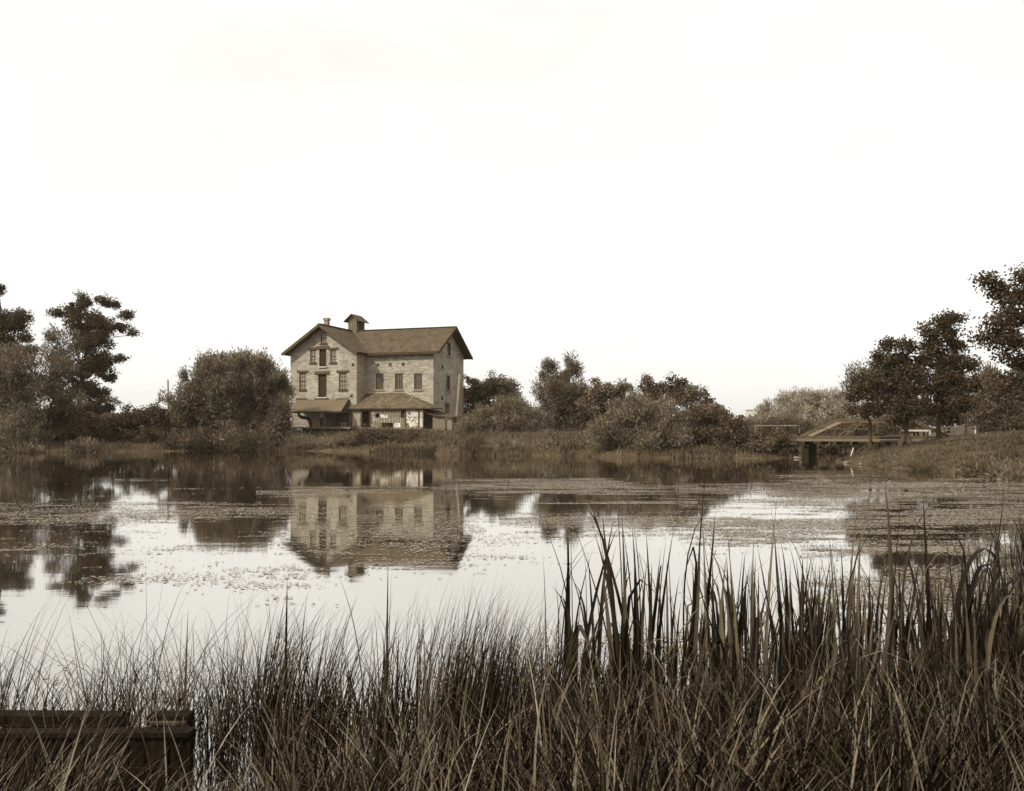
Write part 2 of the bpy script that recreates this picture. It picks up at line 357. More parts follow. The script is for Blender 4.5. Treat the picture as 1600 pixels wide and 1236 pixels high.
# ------------------------------------------------------------------ leaves, trunks, trees
def leaf_quads(C, D, ln, wd):
    """diamond leaves: centres C, long axes D, half lengths ln, half widths wd"""
    N = len(C); r = rng.normal(size=(N, 3)); w = np.cross(D, r); w /= np.linalg.norm(w, axis=1)[:, None]+1e-9
    V = np.stack([C-D*ln[:, None], C+w*wd[:, None], C+D*ln[:, None], C-w*wd[:, None]], 1).reshape(-1, 3)
    return V, np.arange(4*N).reshape(-1, 4)

def crown_leaves(lobes, kind, dens, size):
    """lobes: (centre, radii) in metres; leaves sit in many small clumps near each lobe's outside"""
    Cs, Ds, Ls, Ws = [], [], [], []
    full = []
    for c, rad in lobes:
        if kind == 'round': rad = tuple(np.array(rad)*.98)
        full.append((c, rad, 1.0))
        for _ in range(8):
            u = rng.normal(size=3); u[2] = abs(u[2])*1.1-.35; u /= np.linalg.norm(u)
            f = rng.uniform(.14, .34) if kind == 'willow' else rng.uniform(.18, .36); full.append((tuple(np.array(c)+u*np.array(rad)*rng.uniform(.75, 1.05)), tuple(np.array(rad)*f*np.array((1, 1, rng.uniform(.7, 1.3)))), .55))
    for c, rad, dk in full:
        rx, ry, rz = rad; area = math.pi*rx*rz
        n = max(14, int(area*dens*dk*.70)); rm = (rx*rz)**.5
        k = max(5, int(area/(.32 if kind != 'willow' else .24)))
        u = rng.normal(size=(k, 3)); u /= np.linalg.norm(u, axis=1)[:, None]
        q = rng.random(k)**.5*(1.0 if kind == 'willow' else .94)
        cl = u*q[:, None]*np.array(rad)
        cr = rng.uniform(.22, .62, k)*(1 if rm > 1 else .72)
        wgt = cr**2.1; own = rng.choice(k, n, p=wgt/wgt.sum())
        gs_ = rng.normal(size=(n, 3)); gs_ /= np.maximum(1, np.linalg.norm(gs_, axis=1)/rng.uniform(1.6, 2.4, n))[:, None]
        off = gs_*cr[own][:, None]*np.array((.68, .68, .5 if kind != 'willow' else .75))
        P = cl[own]+off
        if kind == 'willow':
            o = P/np.array(rad); D = o*.6+np.array((0, 0, .75))+rng.normal(size=(n, 3))*.45
            ln = size*rng.uniform(.9, 1.9, n); wd = ln*rng.uniform(.16, .28, n)
            P = P*(1+.22*rng.random((n, 1))**5)
        else:
            D = rng.normal(size=(n, 3))*np.array((1, 1, .8)); ln = size*rng.uniform(.6, 1.25, n); wd = ln*rng.uniform(.5, .8, n)
        D /= np.linalg.norm(D, axis=1)[:, None]
        Cs.append(P+np.array(c)); Ds.append(D); Ls.append(ln); Ws.append(wd)
    return leaf_quads(np.concatenate(Cs), np.concatenate(Ds), np.concatenate(Ls), np.concatenate(Ws))

def crooked(p, q, n, amp):
    p, q = Vector(p), Vector(q); L = (q-p).length
    out = [p]
    for i in range(1, n):
        t = i/n; out.append(p.lerp(q, t)+Vector((random.gauss(0,1), random.gauss(0,1), random.gauss(0,.4)))*amp*L*math.sin(math.pi*t))
    return out+[q]

def tree(name, label, cat, Y, lobes, base, kind='round', mat='oak', dens=330, size=.13, trunk=.22, group=None, bark='bark', stems=None, depth=.85, lo_limit=True):
    """lobes: crown masses read off the photograph (x, y, half width, half height in its pixels) at distance Y"""
    s = Y/FPX
    bx = at(base[0], base[1], Y).x; by = Y
    root = empty(name, (bx, by, gz(bx, by)-.03)); bz = root.location.z
    L = []
    for i, (x, y, rx, ry) in enumerate(lobes):
        c = at(x, y, Y); dy = random.uniform(-.5, .5)*rx*s if i else 0
        L.append(((c.x-bx, dy, c.z-bz), (rx*s, max(rx, ry)*s*depth, ry*s)))
    V, F = crown_leaves(L, kind, dens, size)
    if lo_limit: V[:, 2] = np.maximum(V[:, 2], .02+.1*rng.random(len(V)))
    link('crown', mesh_np('crown', V, F, M[mat]), None, root)
    t = MB(); top = max(L, key=lambda q: q[0][2])[0]
    heads = stems or [(0, 0)]
    for (sx, sl) in heads:
        b0 = Vector((sx*s, 0, -.25)); low = min(q[0][2] for q in L)
        fork = Vector((sx*s*.4+sl*s, 0, max(low*.75, .5)))
        mid = crooked(b0, fork, 3, .02)+crooked(fork, Vector((top[0]*.6, top[1], top[2])), 5, .05)[1:]
        rr = [trunk*(1.35 if i == 0 else 1.0)*(1-.85*i/(len(mid)-1)) for i in range(len(mid))]
        t.tube(mid, rr, 8)
        for (c, rad) in L:
            ok = [i for i in range(2, len(mid)-1) if mid[i].z < c[2]+.1] or [2]
            k = max(ok); st = mid[k]
            pts = crooked(st, Vector(c)+Vector((random.uniform(-.3,.3)*rad[0], 0, rad[2]*.35)), 5, .06)
            r0 = rr[k]*.5
            t.tube(pts, [max(r0*(1-.85*i/5), .012) for i in range(6)], 5)
            for _ in range(2):
                e = Vector(c)+Vector((random.uniform(-.85,.85)*rad[0], random.uniform(-.7,.7)*rad[1], random.uniform(-.4,.9)*rad[2]))
                t.tube(crooked(pts[3], e, 3, .08), [r0*.35, r0*.25, r0*.15, .006], 4, False)
    t.build('trunk', M[bark], root, True)
    return tag(root, label, cat, group)

def bush(name, label, Y, lobes, kind='willow', mat='willow', dens=330, size=.14, cat='bush', group=None, depth=.8):
    s = Y/FPX; bx = at(lobes[0][0], 700, Y).x
    root = empty(name, (bx, Y, gz(bx, Y)-.03)); bz = root.location.z; L = []
    for i, (x, y, rx, ry) in enumerate(lobes):
        c = at(x, y, Y); L.append(((c.x-bx, random.uniform(-.4,.4)*rx*s if i else 0, c.z-bz), (rx*s, max(rx,ry)*s*depth, ry*s)))
    V, F = crown_leaves(L, kind, dens, size)
    keep = V.reshape(-1, 4, 3)[:, :, 2].min(1) > -.15
    V = V.reshape(-1, 4, 3)[keep].reshape(-1, 3); F = np.arange(len(V)).reshape(-1, 4)
    link('foliage', mesh_np('foliage', V, F, M[mat]), None, root)
    t = MB()
    for c, rad in L:
        for _ in range(5):
            e = Vector(c)+Vector((random.uniform(-.7,.7)*rad[0], random.uniform(-.6,.6)*rad[1], random.uniform(.1,.8)*rad[2]))
            b0 = Vector((c[0]*.8+random.uniform(-.3,.3), c[1]*.8, gz(bx+c[0]*.8, Y+c[1]*.8)-bz-.1))
            t.tube(crooked(b0, e, 4, .05), [.05, .04, .03, .02, .008], 5, False)
    t.build('stem', M['bark'], root, True)
    return tag(root, label, cat, group)

# ------------------------------------------------------------------ the mill
TH = .326; O2 = Vector((-6.972, 77.676)); ud = Vector((math.cos(TH), -math.sin(TH))); vd = Vector((math.sin(TH), math.cos(TH)))
D, Lm, P, W, OV, OE = 7.195, 6.68, 1.73, 6.80, .75, .46
ZB = 1.05
ZR, ZE = 11.17-ZB, 8.60-ZB
mill = tag(empty('stone_mill', (O2.x, O2.y, ZB), -TH), 'tall rubble stone mill with shingled gable roofs and a roof cupola above the far bank', 'mill')
def onb(x, y, b):
    """pixel on the upright plane b = const (facing the pond) to the mill's a, z"""
    dx = (x-HX)/FPX; o = O2+vd*b
    # o + a*ud = t*(dx,1)
    t = (o.x*ud.y-o.y*ud.x)/(dx*ud.y-ud.x); a = (t*dx-o.x)/ud.x
    return a, CAMH-(y-HY)/FPX*t-ZB
def ona(x, y, a):
    dx = (x-HX)/FPX; o = O2+ud*a
    t = (o.x*vd.y-o.y*vd.x)/(dx*vd.y-vd.x); b = (t-o.y)/vd.y
    return b, CAMH-(y-HY)/FPX*t-ZB
sm = (ZR-ZE)/(D/2+OE); sw = (ZR-ZE)/(W/2+OE); AC = -Lm-W/2; TK = .16

def cut(o, boxes):
    c = MB()
    for b in boxes: c.box(*b)
    co = c.build('cutter'); co.parent = o.parent
    md = o.modifiers.new('openings', 'BOOLEAN'); md.operation = 'DIFFERENCE'; md.object = co; md.solver = 'EXACT'
    bpy.context.view_layer.update(); dg = bpy.context.evaluated_depsgraph_get()
    nm = bpy.data.meshes.new_from_object(o.evaluated_get(dg)); o.modifiers.clear(); old = o.data; o.data = nm; nm.name = old.name
    bpy.data.meshes.remove(old); cm = co.data; bpy.data.objects.remove(co); bpy.data.meshes.remove(cm)

zt = lambda a: ZR-sw*abs(a-AC)-.08
wing = MB().slab([(-Lm-W,-P,-1.2),(-Lm,-P,-1.2),(-Lm,-P,zt(-Lm)),(AC,-P,zt(AC)),(-Lm-W,-P,zt(-Lm-W))], (0, D+P, 0)).build('wall', M['stone'], mill)
zm = lambda b: ZR-sm*abs(b-D/2)-.08
mainw = MB().slab([(0,0,-1.2),(0,D,-1.2),(0,D,zm(D)),(0,D/2,zm(D/2)),(0,0,zm(0))], (-Lm-.06, 0, 0)).build('wall', M['stone'], mill)

REC = .22
front_win, front_cut = [], []
def win_b(x0, x1, y0, y1, b, style):
    a0, z1 = onb(x0, y0, b); a1, z0 = onb(x1, y1, b); return (a0, a1, z0, z1, b, style)
wing_items = [win_b(501,510.2,520.2,536,-P,'light'), win_b(484.6,493.6,546.6,566.5,-P,'light'), win_b(516,525.3,546.6,566.3,-P,'light'),
              win_b(467.6,478.6,582.5,608.6,-P,'light'), win_b(529.6,542,582.3,608.4,-P,'light')]
wing_doors = [win_b(498.8,509.8,545.5,572.6,-P,''), win_b(497,510.2,584.8,620.4,-P,'')]
main_items = [win_b(587,599.2,583.8,608.4,0,'dark'), win_b(617.2,629.4,583.8,608.4,0,'dark'), win_b(647,659.6,583.8,608.4,0,'dark')]
low = onb(508, 645.5, -P)[0], onb(546, 668, -P)[0], onb(508, 668, -P)[1], onb(508, 645.0, -P)[1]
lowd = onb(499.5, 652, -P)[0], onb(505, 666, -P)[0], onb(500, 667, -P)[1], onb(500, 652.5, -P)[1]
cut(wing, [(i[0], i[1], -P-.3, -P+REC, i[2], i[3]) for i in wing_items+wing_doors]+[(low[0], low[1], -P-.3, -P+2.2, low[2], low[3]), (lowd[0], lowd[1], -P-.3, -P+.8, lowd[2], lowd[3])])
end_items = []
for x0, x1, y0, y1 in ((698.6,704.2,535,556.5),(697.8,703.4,587,609.5)):
    b0, z1 = ona(x0, y0, 0); b1, z0 = ona(x1, y1, 0); end_items.append((b0, b1, z0, z1))
b0, z1 = ona(695.6, 630, 0); b1, z0 = ona(703, 648, 0); end_open = (b0, b1, z0, z1)
cut(mainw, [(i[0], i[1], -.3, REC, i[2], i[3]) for i in main_items]+[(-REC, .3, i[0], i[1], i[2], i[3]) for i in end_items]+[(-.9, .3, *end_open)])

def window(w, h, tx, style, cols, rows, lin):
    """one sash window: frame with glazing bars, pane, sill, lintel; local x across, -y out, origin bottom left"""
    f = MB(); t = .06; y0, y1 = .06, .14
    f.box(0, t, y0, y1, 0, h); f.box(w-t, w, y0, y1, 0, h); f.box(t, w-t, y0, y1, 0, t); f.box(t, w-t, y0, y1, h-t, h)
    f.box(t, w-t, y0+.005, y1, h*.5-.03, h*.5+.03)
    for c in range(1, cols): f.box(w*c/cols-.011, w*c/cols+.011, y0+.02, y1-.01, t, h-t)
    for r in range(1, rows):
        if abs(r/rows-.5) > .02: f.box(t, w-t, y0+.023, y1-.012, h*r/rows-.011, h*r/rows+.011)
    o = f.build('window', M['trim'] if style == 'dark' else M['frame'], mill)
    MB().box(t*.5, w-t*.5, y1-.03, y1-.015, t*.5, h-t*.5).build('pane', M['dark_pane' if style == 'dark' else 'pane'], o)
    MB().box(-.09, w+.09, -.1, .12, -.13, -.002).build('sill', M['lintel'] if style == 'light' else M['chim'], o)
    if lin: MB().box(-.22, w+.22, -.07, .1, h+.002, h+.2).build('lintel', M['lintel'], o)
    return o
for i, (a0, a1, z0, z1, b, st) in enumerate(wing_items):
    o = window(a1-a0, z1-z0, 0, st, 3, 4 if i else 4, i > 0); o.location = (a0, b, z0)
for a0, a1, z0, z1, b, st in main_items:
    o = window(a1-a0, z1-z0, 0, st, 4, 6, False); o.location = (a0, b, z0)
    MB().box(-.15, a1-a0+.15, -.03, .1, z1-z0+.002, z1-z0+.24).build('lintel', M['chim'], o)
for b0, b1, z0, z1 in end_items:
    o = window(b1-b0, z1-z0, 0, 'dark', 3, 4, False); o.location = (0, b0, z0); o.rotation_euler = (0, 0, R(90))
    MB().box(-.12, b1-b0+.12, -.03, .1, z1-z0+.002, z1-z0+.2).build('lintel', M['chim'], o)
for a0, a1, z0, z1, b, st in wing_doors:
    w, h = a1-a0, z1-z0; d = MB(); k = 6
    for j in range(k): d.box(w*j/k+.008, w*(j+1)/k-.008, .13+.006*(j % 2), .18, 0.03, h)
    o = d.build('door', M['door'], mill); o.location = (a0, b, z0)
    for q in (.2, .78): MB().box(.02, w-.02, .115, .13, h*q, h*q+.12).build('brace', M['door'], o)
    MB().box(-.32, w+.32, -.09, .1, h+.002, h+.26).build('lintel', M['lintel'], o)
    MB().box(-.05, w+.05, -.12, .1, -.1, -.002).build('sill', M['pale_frame'], o)
for x0, x1 in ((463.5,480),(491.5,514),(526,544.5)):       # timber heads of the ground floor openings, just above the canopy
    a0, z = onb(x0, 622.4, -P); a1, _ = onb(x1, 625, -P)
    MB().box(a0, a1, -P-.06, -P+.05, z-.2, z).build('lintel', M['lintel'], mill)
for x, y, b in ((551.6,569.5,-P),(549.3,618.5,-P),(590.6,570,0),(610,569.5,0),(630,569,0)):   # iron tie-rod plates
    a, z = onb(x, y, b); mp_ = MB(); mp_.bar((a-.12, b-.03, z-.12), (a+.12, b-.03, z+.12), .05, .07); mp_.bar((a-.12, b-.035, z+.12), (a+.12, b-.035, z-.12), .05, .07)
    mp_.build('tie_plate', M['iron'], mill)
for x, y in ((691,573),(690.5,622)):
    b, z = ona(x, y, 0); mp_ = MB(); mp_.bar((.03, b-.14, z-.14), (.03, b+.14, z+.14), .05, .07); mp_.bar((.035, b-.14, z+.14), (.035, b+.14, z-.14), .05, .07)
    mp_.build('tie_plate', M['iron'], mill)

# roofs
def roof_slab(poly, nrm, name='roof', mat='shingle', tk=TK, parent=mill):
    n = Vector(nrm).normalized(); return MB().slab(poly, -n*tk).build(name, M[mat], parent)
r1 = roof_slab([(OV,-OE,ZE),(OV,D/2,ZR),(AC,D/2,ZR),(AC,-OE,ZE)], (0,-sm,1))
r2 = roof_slab([(OV,D/2,ZR),(OV,D+OE,ZE),(AC,D+OE,ZE),(AC,D/2,ZR)], (0,sm,1))
r3 = roof_slab([(AC,-P-OV,ZR),(AC,D+OV,ZR),(-Lm-W-OE,D+OV,ZE),(-Lm-W-OE,-P-OV,ZE)], (-sw,0,1))
# right slope of the wing ends in the valley against the main front slope, on past it at the back
r4 = roof_slab([(-Lm+OE,-P-OV,ZE),(-Lm+OE,-OE,ZE),(AC,D/2,ZR),(AC,-P-OV,ZR)], (sw,0,1))
r5 = roof_slab([(AC,D/2,ZR),(-Lm+OE,D+OE,ZE),(-Lm+OE,D+OV,ZE),(AC,D+OV,ZR)], (sw,0,1))
for pts in (((OV+.012,-OE,ZE-.1),(OV+.012,D/2,ZR-.1),(OV+.012,D+OE,ZE-.1)),):
    t = MB()
    for p, q in zip(pts, pts[1:]): t.bar(p, q, .05, .24)
    t.build('bargeboard', M['trim'], mill)
t = MB()
for p, q in (((-Lm-W-OE,-P-OV-.012,ZE-.1),(AC,-P-OV-.012,ZR-.1)),((AC,-P-OV-.012,ZR-.1),(-Lm+OE,-P-OV-.012,ZE-.1))): t.bar(p, q, .05, .24)
t.build('bargeboard', M['lintel'], mill)
MB().bar((OV,-OE-.015,ZE-.12),(-Lm+OE,-OE-.015,ZE-.12), .04, .22).build('fascia', M['trim'], mill)
MB().bar((OV,D/2,ZR+.03),(AC,D/2,ZR+.03), .3, .05).bar((AC,-P-OV,ZR+.03),(AC,D+OV,ZR+.03), .3, .05).build('ridge_board', M['lintel'], mill)
# chimney
ca, cz = onb(510.6, 509, D*.12); ch = MB().box(ca-.2, ca+.2, D*.12-.2, D*.12+.2, ZR-.9, cz+.55).build('chimney', M['chim'], mill)
MB().box(ca-.26, ca+.26, D*.12-.26, D*.12+.26, cz+.5, cz+.72).build('chimney_cap', M['chim'], ch)
# cupola on the crossing of the ridges
cb0 = D/2-.32; ca0, cz0 = onb(543.9, 517, cb0); ca1, cz1 = onb(558, 498.6, cb0); cz1 -= .0
cdep = 1.5; cm_ = (ca0+ca1)/2; rz = onb(551, 490.6, cb0)[1]
cu = MB().slab([(ca0,cb0,cz0-.9),(ca1,cb0,cz0-.9),(ca1,cb0,cz1),(cm_,cb0,rz-.1),(ca0,cb0,cz1)], (0,cdep,0)).build('cupola', M['boards'], mill)
for s_ in (-1, 1):
    hw = (ca1-ca0)/2+.34; sl = (rz-cz1)/((ca1-ca0)/2)*.82
    pol = [(cm_,cb0-.3,rz),(cm_+s_*hw,cb0-.3,rz-hw*sl),(cm_+s_*hw,cb0+cdep+.3,rz-hw*sl),(cm_,cb0+cdep+.3,rz)]
    MB().slab(pol, (-.06*s_*.5,0,-.07)).build('cupola_roof', M['shingle'], cu)
lv = MB()
for k in range(9): lv.box(ca1+.01, ca1+.05, cb0+.2, cb0+cdep-.2, cz0+.1+k*.1, cz0+.16+k*.1)
lv.build('louvre', M['dark_boards'], cu)
bb = MB()
for k in range(5): bb.box(ca0+(ca1-ca0)*(k+.5)/5-.02, ca0+(ca1-ca0)*(k+.5)/5+.02, cb0-.02, cb0-.003, cz0-.5, cz1)
bb.box(ca1-.09, ca1+.012, cb0-.024, cb0+.08, cz0-.5, cz1-.02); bb.build('batten', M['lintel'], cu)

# canopy of sheet metal before the wing
CB = -P-1.9
c0, czt = onb(464.5, 624.6, -P-.02); c1, _ = onb(549.5, 623, -P-.02)
e0, cze = onb(454.5, 643, CB); e1, _ = onb(533, 643, CB); e2, _ = onb(541.5, 637, CB+.9)
k_ = MB().slab([(c0,-P-.01,czt),(e0,CB,cze),(e1,CB,cze),(c1-.25,-P-.3,czt-.1),(c1-.25,-P-.01,czt)], (0,.02,-.05)); can = k_.build('canopy', M['tin'], mill)
t = MB()
for a in np.linspace(e0+.3, e1-.2, 5): t.bar((a,CB+.06,cze-.09),(a,-P,czt-.12), .06, .1)
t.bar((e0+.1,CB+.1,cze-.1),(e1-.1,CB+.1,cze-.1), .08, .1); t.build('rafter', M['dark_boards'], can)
# curved chute under the canopy with its post
a0, z0 = onb(467.5,648.5,CB+.6); a1, z1 = onb(478,653,CB+.6); a2, z2 = onb(485.5,656.5,CB+.6); a3, z3 = onb(485.5,672,CB+.6)
MB().tube([(a0-.1,CB+.6,z0+.35),(a0,CB+.6,z0-.05),(a0+.25,CB+.6,z0-.2),(a1,CB+.6,z1),(a2-.1,CB+.6,z2+.05),(a2,CB+.6,z2-.2),(a2,CB+.6,z3-.5)], [.09,.13,.15,.15,.15,.14,.13], 8).build('chute', M['iron'], mill, True)
# the long porch with a hipped roof before the main range
PB = -2.35
wl0, pzt = onb(560, 615, 0); wr0, _ = onb(632, 615.5, 0)
el, pze = onb(541.5, 638, PB); er, _ = onb(675.2, 638.6, PB)
pr = MB().slab([(el,PB,pze),(er,PB,pze),(wr0,-.02,pzt),(-Lm+.02,-.02,pzt),(-Lm+.02,-P-.02,pze+(pzt-pze)*(PB+P)/PB*1.0),(el,-P-.02,pze+(pzt-pze)*(PB+P)/PB)], (0,.02,-.1)).build('porch_roof', M['porch_shingle'], mill)
MB().slab([(er,PB+.003,pze+.002),(er,-.02,pze+.002),(wr0,-.02,pzt+.002)], (-.02,0,-.1)).build('porch_roof', M['porch_shingle'], mill)
pat = MB()
nrm_p = Vector((0, -(pzt-pze), -PB)).normalized()
for x0, x1, yb in ((552,570,.55),(590,597,.52),(603,614,.4),(641,646,.35)):     # pale patched strips of shingles
    a0 = onb(x0, 630, PB*yb)[0]; a1 = onb(x1, 630, PB*yb)[0]
    z_ = lambda b: pze+(pzt-pze)*(1-b/PB)+.012
    b0_, b1_ = PB*(yb+.2), PB*(yb-.2)
    pat.add([(a0,b0_,z_(b0_)),(a0+.16,b0_,z_(b0_)),(a1,b1_,z_(b1_)),(a1-.16,b1_,z_(b1_))], [(0,1,2,3)])
pat.build('shingle_patch', M['rock'], mill)
FB = PB+.35                                                  # the boarded front stands back under the eave
def seg(x0, x1, y0, y1, b=FB, th=.06):
    a0, z1 = onb(x0, y0, b); a1, z0 = onb(x1, y1, b); return (a0, a1, b, b+th, z0, z1)
f = MB()
for q in ((549,565,638,668.5),(578,587,638,668.5),(587,593,638,646),(587,593,652.5,668.5),(593,626,638,660.5),(593,596,660.5,668.5),(614,626,660.5,668.5),
          (626,633.5,653,669.5),(633.5,653.5,638,670),(653.5,661,638,671),(565,578,638,642.5)): f.box(*seg(*q))
f.build('porch_wall', M['boards'], mill)
bt = MB()
for x in np.arange(579.5, 626, 4.2):
    for (ya, yb) in ((642,646),(652.6,660.4)): bt.box(*seg(x-.35, x+.35, ya, yb, FB-.025, .024))
bt.build('batten', M['pale_frame'], mill)
for x in (548.5, 564.6, 578.3, 633, 654, 661): MB().box(*seg(x-.8, x+.8, 637.6, 676, FB-.1, .1)).build('porch_post', M['lintel'], mill)
a0, z1 = onb(547,668.3,PB); a1, z0 = onb(661,672.5,PB)
MB().box(a0, a1, PB-.1, -.05, z1-.14, z1).build('porch_floor', M['boards'], mill)
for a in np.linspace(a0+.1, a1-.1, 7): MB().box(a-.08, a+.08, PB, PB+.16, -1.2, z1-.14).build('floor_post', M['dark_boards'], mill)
posters = [((550.5,563,642,666),'figure',2.6,.06,0.24,.47,2.0),((633.9,653.2,640.5,667.5),'scroll',1.5,.08,0.45,.46,2.5),((655,660.2,641,652),'small',6,.15,0.40,.45,2),
           ((655,660.2,653,667),'small',7,.3,0.46,.40,2),((578.8,586.6,643,667),'torn',2.2,.12,0.34,.52,2),((594,606,647.5,653),'torn',2.4,.2,.5,.45,2),((615,625.5,661,667.5),'torn',2.6,.25,.6,.45,1)]
for q, nm, s1, lo, hi, th, sw_ in posters:
    MB().box(*seg(*q, FB-.022, .018)).build('poster', poster_mat('bill_print_'+nm, s1, lo, hi, th, sw_), mill)
# dark back room behind the openings is the porch's own shade; a blind hangs in one opening
MB().box(*seg(626.2,633.2,640,653,FB+.07,.03)).build('shutter', M['door'], mill)
# steps and dark way in at the right end of the porch, then a board lean-to round the corner
a0, z1 = onb(661.5,671,PB+.1); a1, _ = onb(676,671,PB+.1)
MB().box(a0, a1, PB-.35, PB+.1, z1-.55, z1-.4).box(a0, a1, PB+.1, PB+.9, z1-.16, z1).build('step', M['boards'], mill)
SB = -1.7
s0, sz0 = onb(657,641.2,SB); s1_, sz1 = onb(680,648.6,SB); s2, sz2 = onb(709.5,651.6,SB)
sh_ = MB().slab([(s0,SB-.25,sz0),(s1_,SB-.25,sz1),(s1_,.6,sz1+.25),(s0,.6,sz0+.25)], (0,.02,-.08)).slab([(s1_,SB-.25,sz1),(s2,SB-.25,sz2),(s2,.6,sz2+.2),(s1_,.6,sz1+.2)], (0,.02,-.08)).build('shed_roof', M['lintel'], mill)
a0, _ = onb(676,650,SB); ae, _ = onb(695,650,SB)
k = 9
for j in range(k):
    p0, p1 = a0+(ae-a0)*j/k, a0+(ae-a0)*(j+1)/k
    MB().box(p0+.006, p1-.006, SB+.01*(j % 2), SB+.04+.01*(j % 2), -.9, sz1-.1-.02*(j % 3)).build('plank', M['boards'], mill)
p0, _ = onb(699,650,SB); p1, _ = onb(706,650,SB)
for j in range(3): MB().box(p0+(p1-p0)*j/3+.006, p0+(p1-p0)*(j+1)/3-.006, SB, SB+.04, -.9, sz2-.1).build('plank', M['pole'], mill)
MB().box(p1-.05, p1, SB+.06, .3, -.9, sz2-.08).build('shed_wall', M['boards'], mill)
# loading dock along the wing's foot
a0, z1 = onb(456,667.3,CB+.3); a1, _ = onb(548,667.5,CB+.3)
dk = MB()
MB().box(a0, a1, CB+.2, -P-.01, z1-.14, z1).build('loading_dock', M['boards'], mill)
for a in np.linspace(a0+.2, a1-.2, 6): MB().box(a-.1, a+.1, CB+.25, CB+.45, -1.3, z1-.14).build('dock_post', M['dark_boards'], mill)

def mill_world(a, b, z): q = O2+ud*a+vd*b; return (q.x, q.y, z+ZB)
# small things at the mill
a, z = onb(537, 667.6, -P-.35); wh = empty('cart_wheel', mill_world(a, -P-.35, z), -TH)
ring = MB(); 
ring.tube([(math.cos(t)*.17, 0, .2+math.sin(t)*.17) for t in np.linspace(0, 2*math.pi, 19)], [.03]*19, 6, False); ring.build('rim', M['pale_frame'], wh)
sp = MB()
for t in np.arange(0, math.pi, math.pi/4): sp.bar((math.cos(t)*.16,0,.2+math.sin(t)*.16), (-math.cos(t)*.16,0,.2-math.sin(t)*.16), .015, .015)
sp.build('spoke', M['lintel'], wh)
tag(wh, 'small pale wheel standing in the dark opening under the sheet metal canopy', 'wheel')
a, z = onb(502.5, 652.5, CB+.9); sk = empty('meal_sack', mill_world(a, CB+.9, z), -TH)
MB().tube([(0,0,0),(0,0,.06),(0,0,.25),(.01,0,.42),(0,0,.5),(0,0,.53),(0,0,.6)], [.1,.17,.19,.16,.07,.05,.09], 10).build('bag', M['white'], sk, True)
MB().tube([(0,0,.53),(0,0,.95)], [.012,.012], 5).build('rope', M['lintel'], sk)
tag(sk, 'white sack hanging under the sheet metal canopy of the mill', 'sack')

# leaning pole at the mill's right corner, pole by the willow
def pole(x0, y0, x1, y1, Y, r, label, name='utility_pole', cross=False):
    b, tp = at(x0, y0, Y), at(x1, y1, Y); g = gz(b.x, Y)
    o = empty(name, (b.x, Y, g)); MB().tube([(0,0,-.3),(0,0,0),((tp.x-b.x)*.5,0,(tp.z-g)*.5),(tp.x-b.x,0,tp.z-g)], [r*1.15,r*1.1,r,r*.85], 10).build('shaft', M['pole'], o, True)
    if cross: MB().box(-.35,.35,-.06,.04,tp.z-g-.45,tp.z-g-.35).build('crossarm', M['pole'], o)
    return tag(o, label, 'pole')
pole(712.4,683,718.6,585,76.0,.13,'tall pale pole leaning beside the right hand corner of the stone mill')
pole(264.5,670,262.3,593,73.5,.08,'thin bare post standing left of the big round willow','bare_post')
fn = empty('board_fence', (at(263,665,74).x, 74, gz(at(263,665,74).x, 74)))
for j in range(4): 
    MB().box(-.36+.19*j, -.2+.19*j, -.02, .02, -.2, at(263, 641+2*(j % 2), 74).z-fn.location.z).build('board', M['pole'], fn)
MB().box(-.4,.45,.02,.06,.5,.6).box(-.4,.45,.02,.06,1.1,1.2).build('rail', M['pole'], fn)
tag(fn, 'short pale board fence at the foot of the bare post', 'fence')

# ------------------------------------------------------------------ trees and bushes, left to right
tree('oak_tree','dark oak cut by the left edge of the picture with loose crown','tree',72,[(12,503,36,26),(-25,520,40,40),(-10,545,48,34),(22,560,26,18),(42,527,10,10),(50,549,12,8),(-6,455,13,9),(10,590,36,22)],(5,690),dens=1150,trunk=.3,size=.082)
tree('oak_tree','tall dark oak with separate tufted crown arms left of the willow','tree',74,[(125,470,15,13),(104,488,20,12),(84,489,10,6),(168,476,15,12),(130,505,26,22),(158,508,24,18),(196,495,13,7),(186,511,20,7),(207,520,9,4),(135,540,34,22),(153,562,20,20),(180,562,16,5),(128,580,36,22),(160,585,18,9),(118,612,42,22),(160,632,26,12)],(122,690),dens=1150,trunk=.32,size=.082)
tree('willow_tree','pale feathery willow growing in front of the tall oak','tree',69,[(97,532,22,16),(80,562,22,22),(100,575,20,18),(84,600,26,28),(110,625,26,20)],(78,692),'willow','willow',675,0.092,.16)
tree('willow_tree','grey green willow low at the left edge before the oaks','tree',67,[(28,565,34,26),(5,600,36,36),(38,610,30,30),(20,645,45,30)],(20,696),'willow','willow',765,0.092,.2)
bush('round_bush','pale rounded bush on the far bank below the left willow',66,[(36,660,30,22),(10,672,30,22),(52,680,22,14)],mat='willow',size=0.080)
bush('dark_thicket','dark thicket in the shade under the left oaks',71,[(95,655,42,26),(140,660,36,24),(70,670,40,22),(115,678,50,18)],'round','bush',769,0.089,'thicket')
bush('alder_bush','dark bush with ragged top between the oak and the bare post',72,[(205,660,30,24),(180,672,28,20),(240,655,24,22),(225,678,40,20)],'round','bush',850,0.082)
bush('willow_shrub','large rounded willow shrub left of the stone mill',73,[(365,602,66,46),(318,622,48,42),(407,612,42,38),(345,648,72,42),(400,650,32,34),(434,640,20,26),(440,668,14,16),(292,652,22,32),(395,578,36,20),(340,578,34,20),(362,678,72,20),(431,598,15,18)],mat='willow',dens=945,size=0.105)
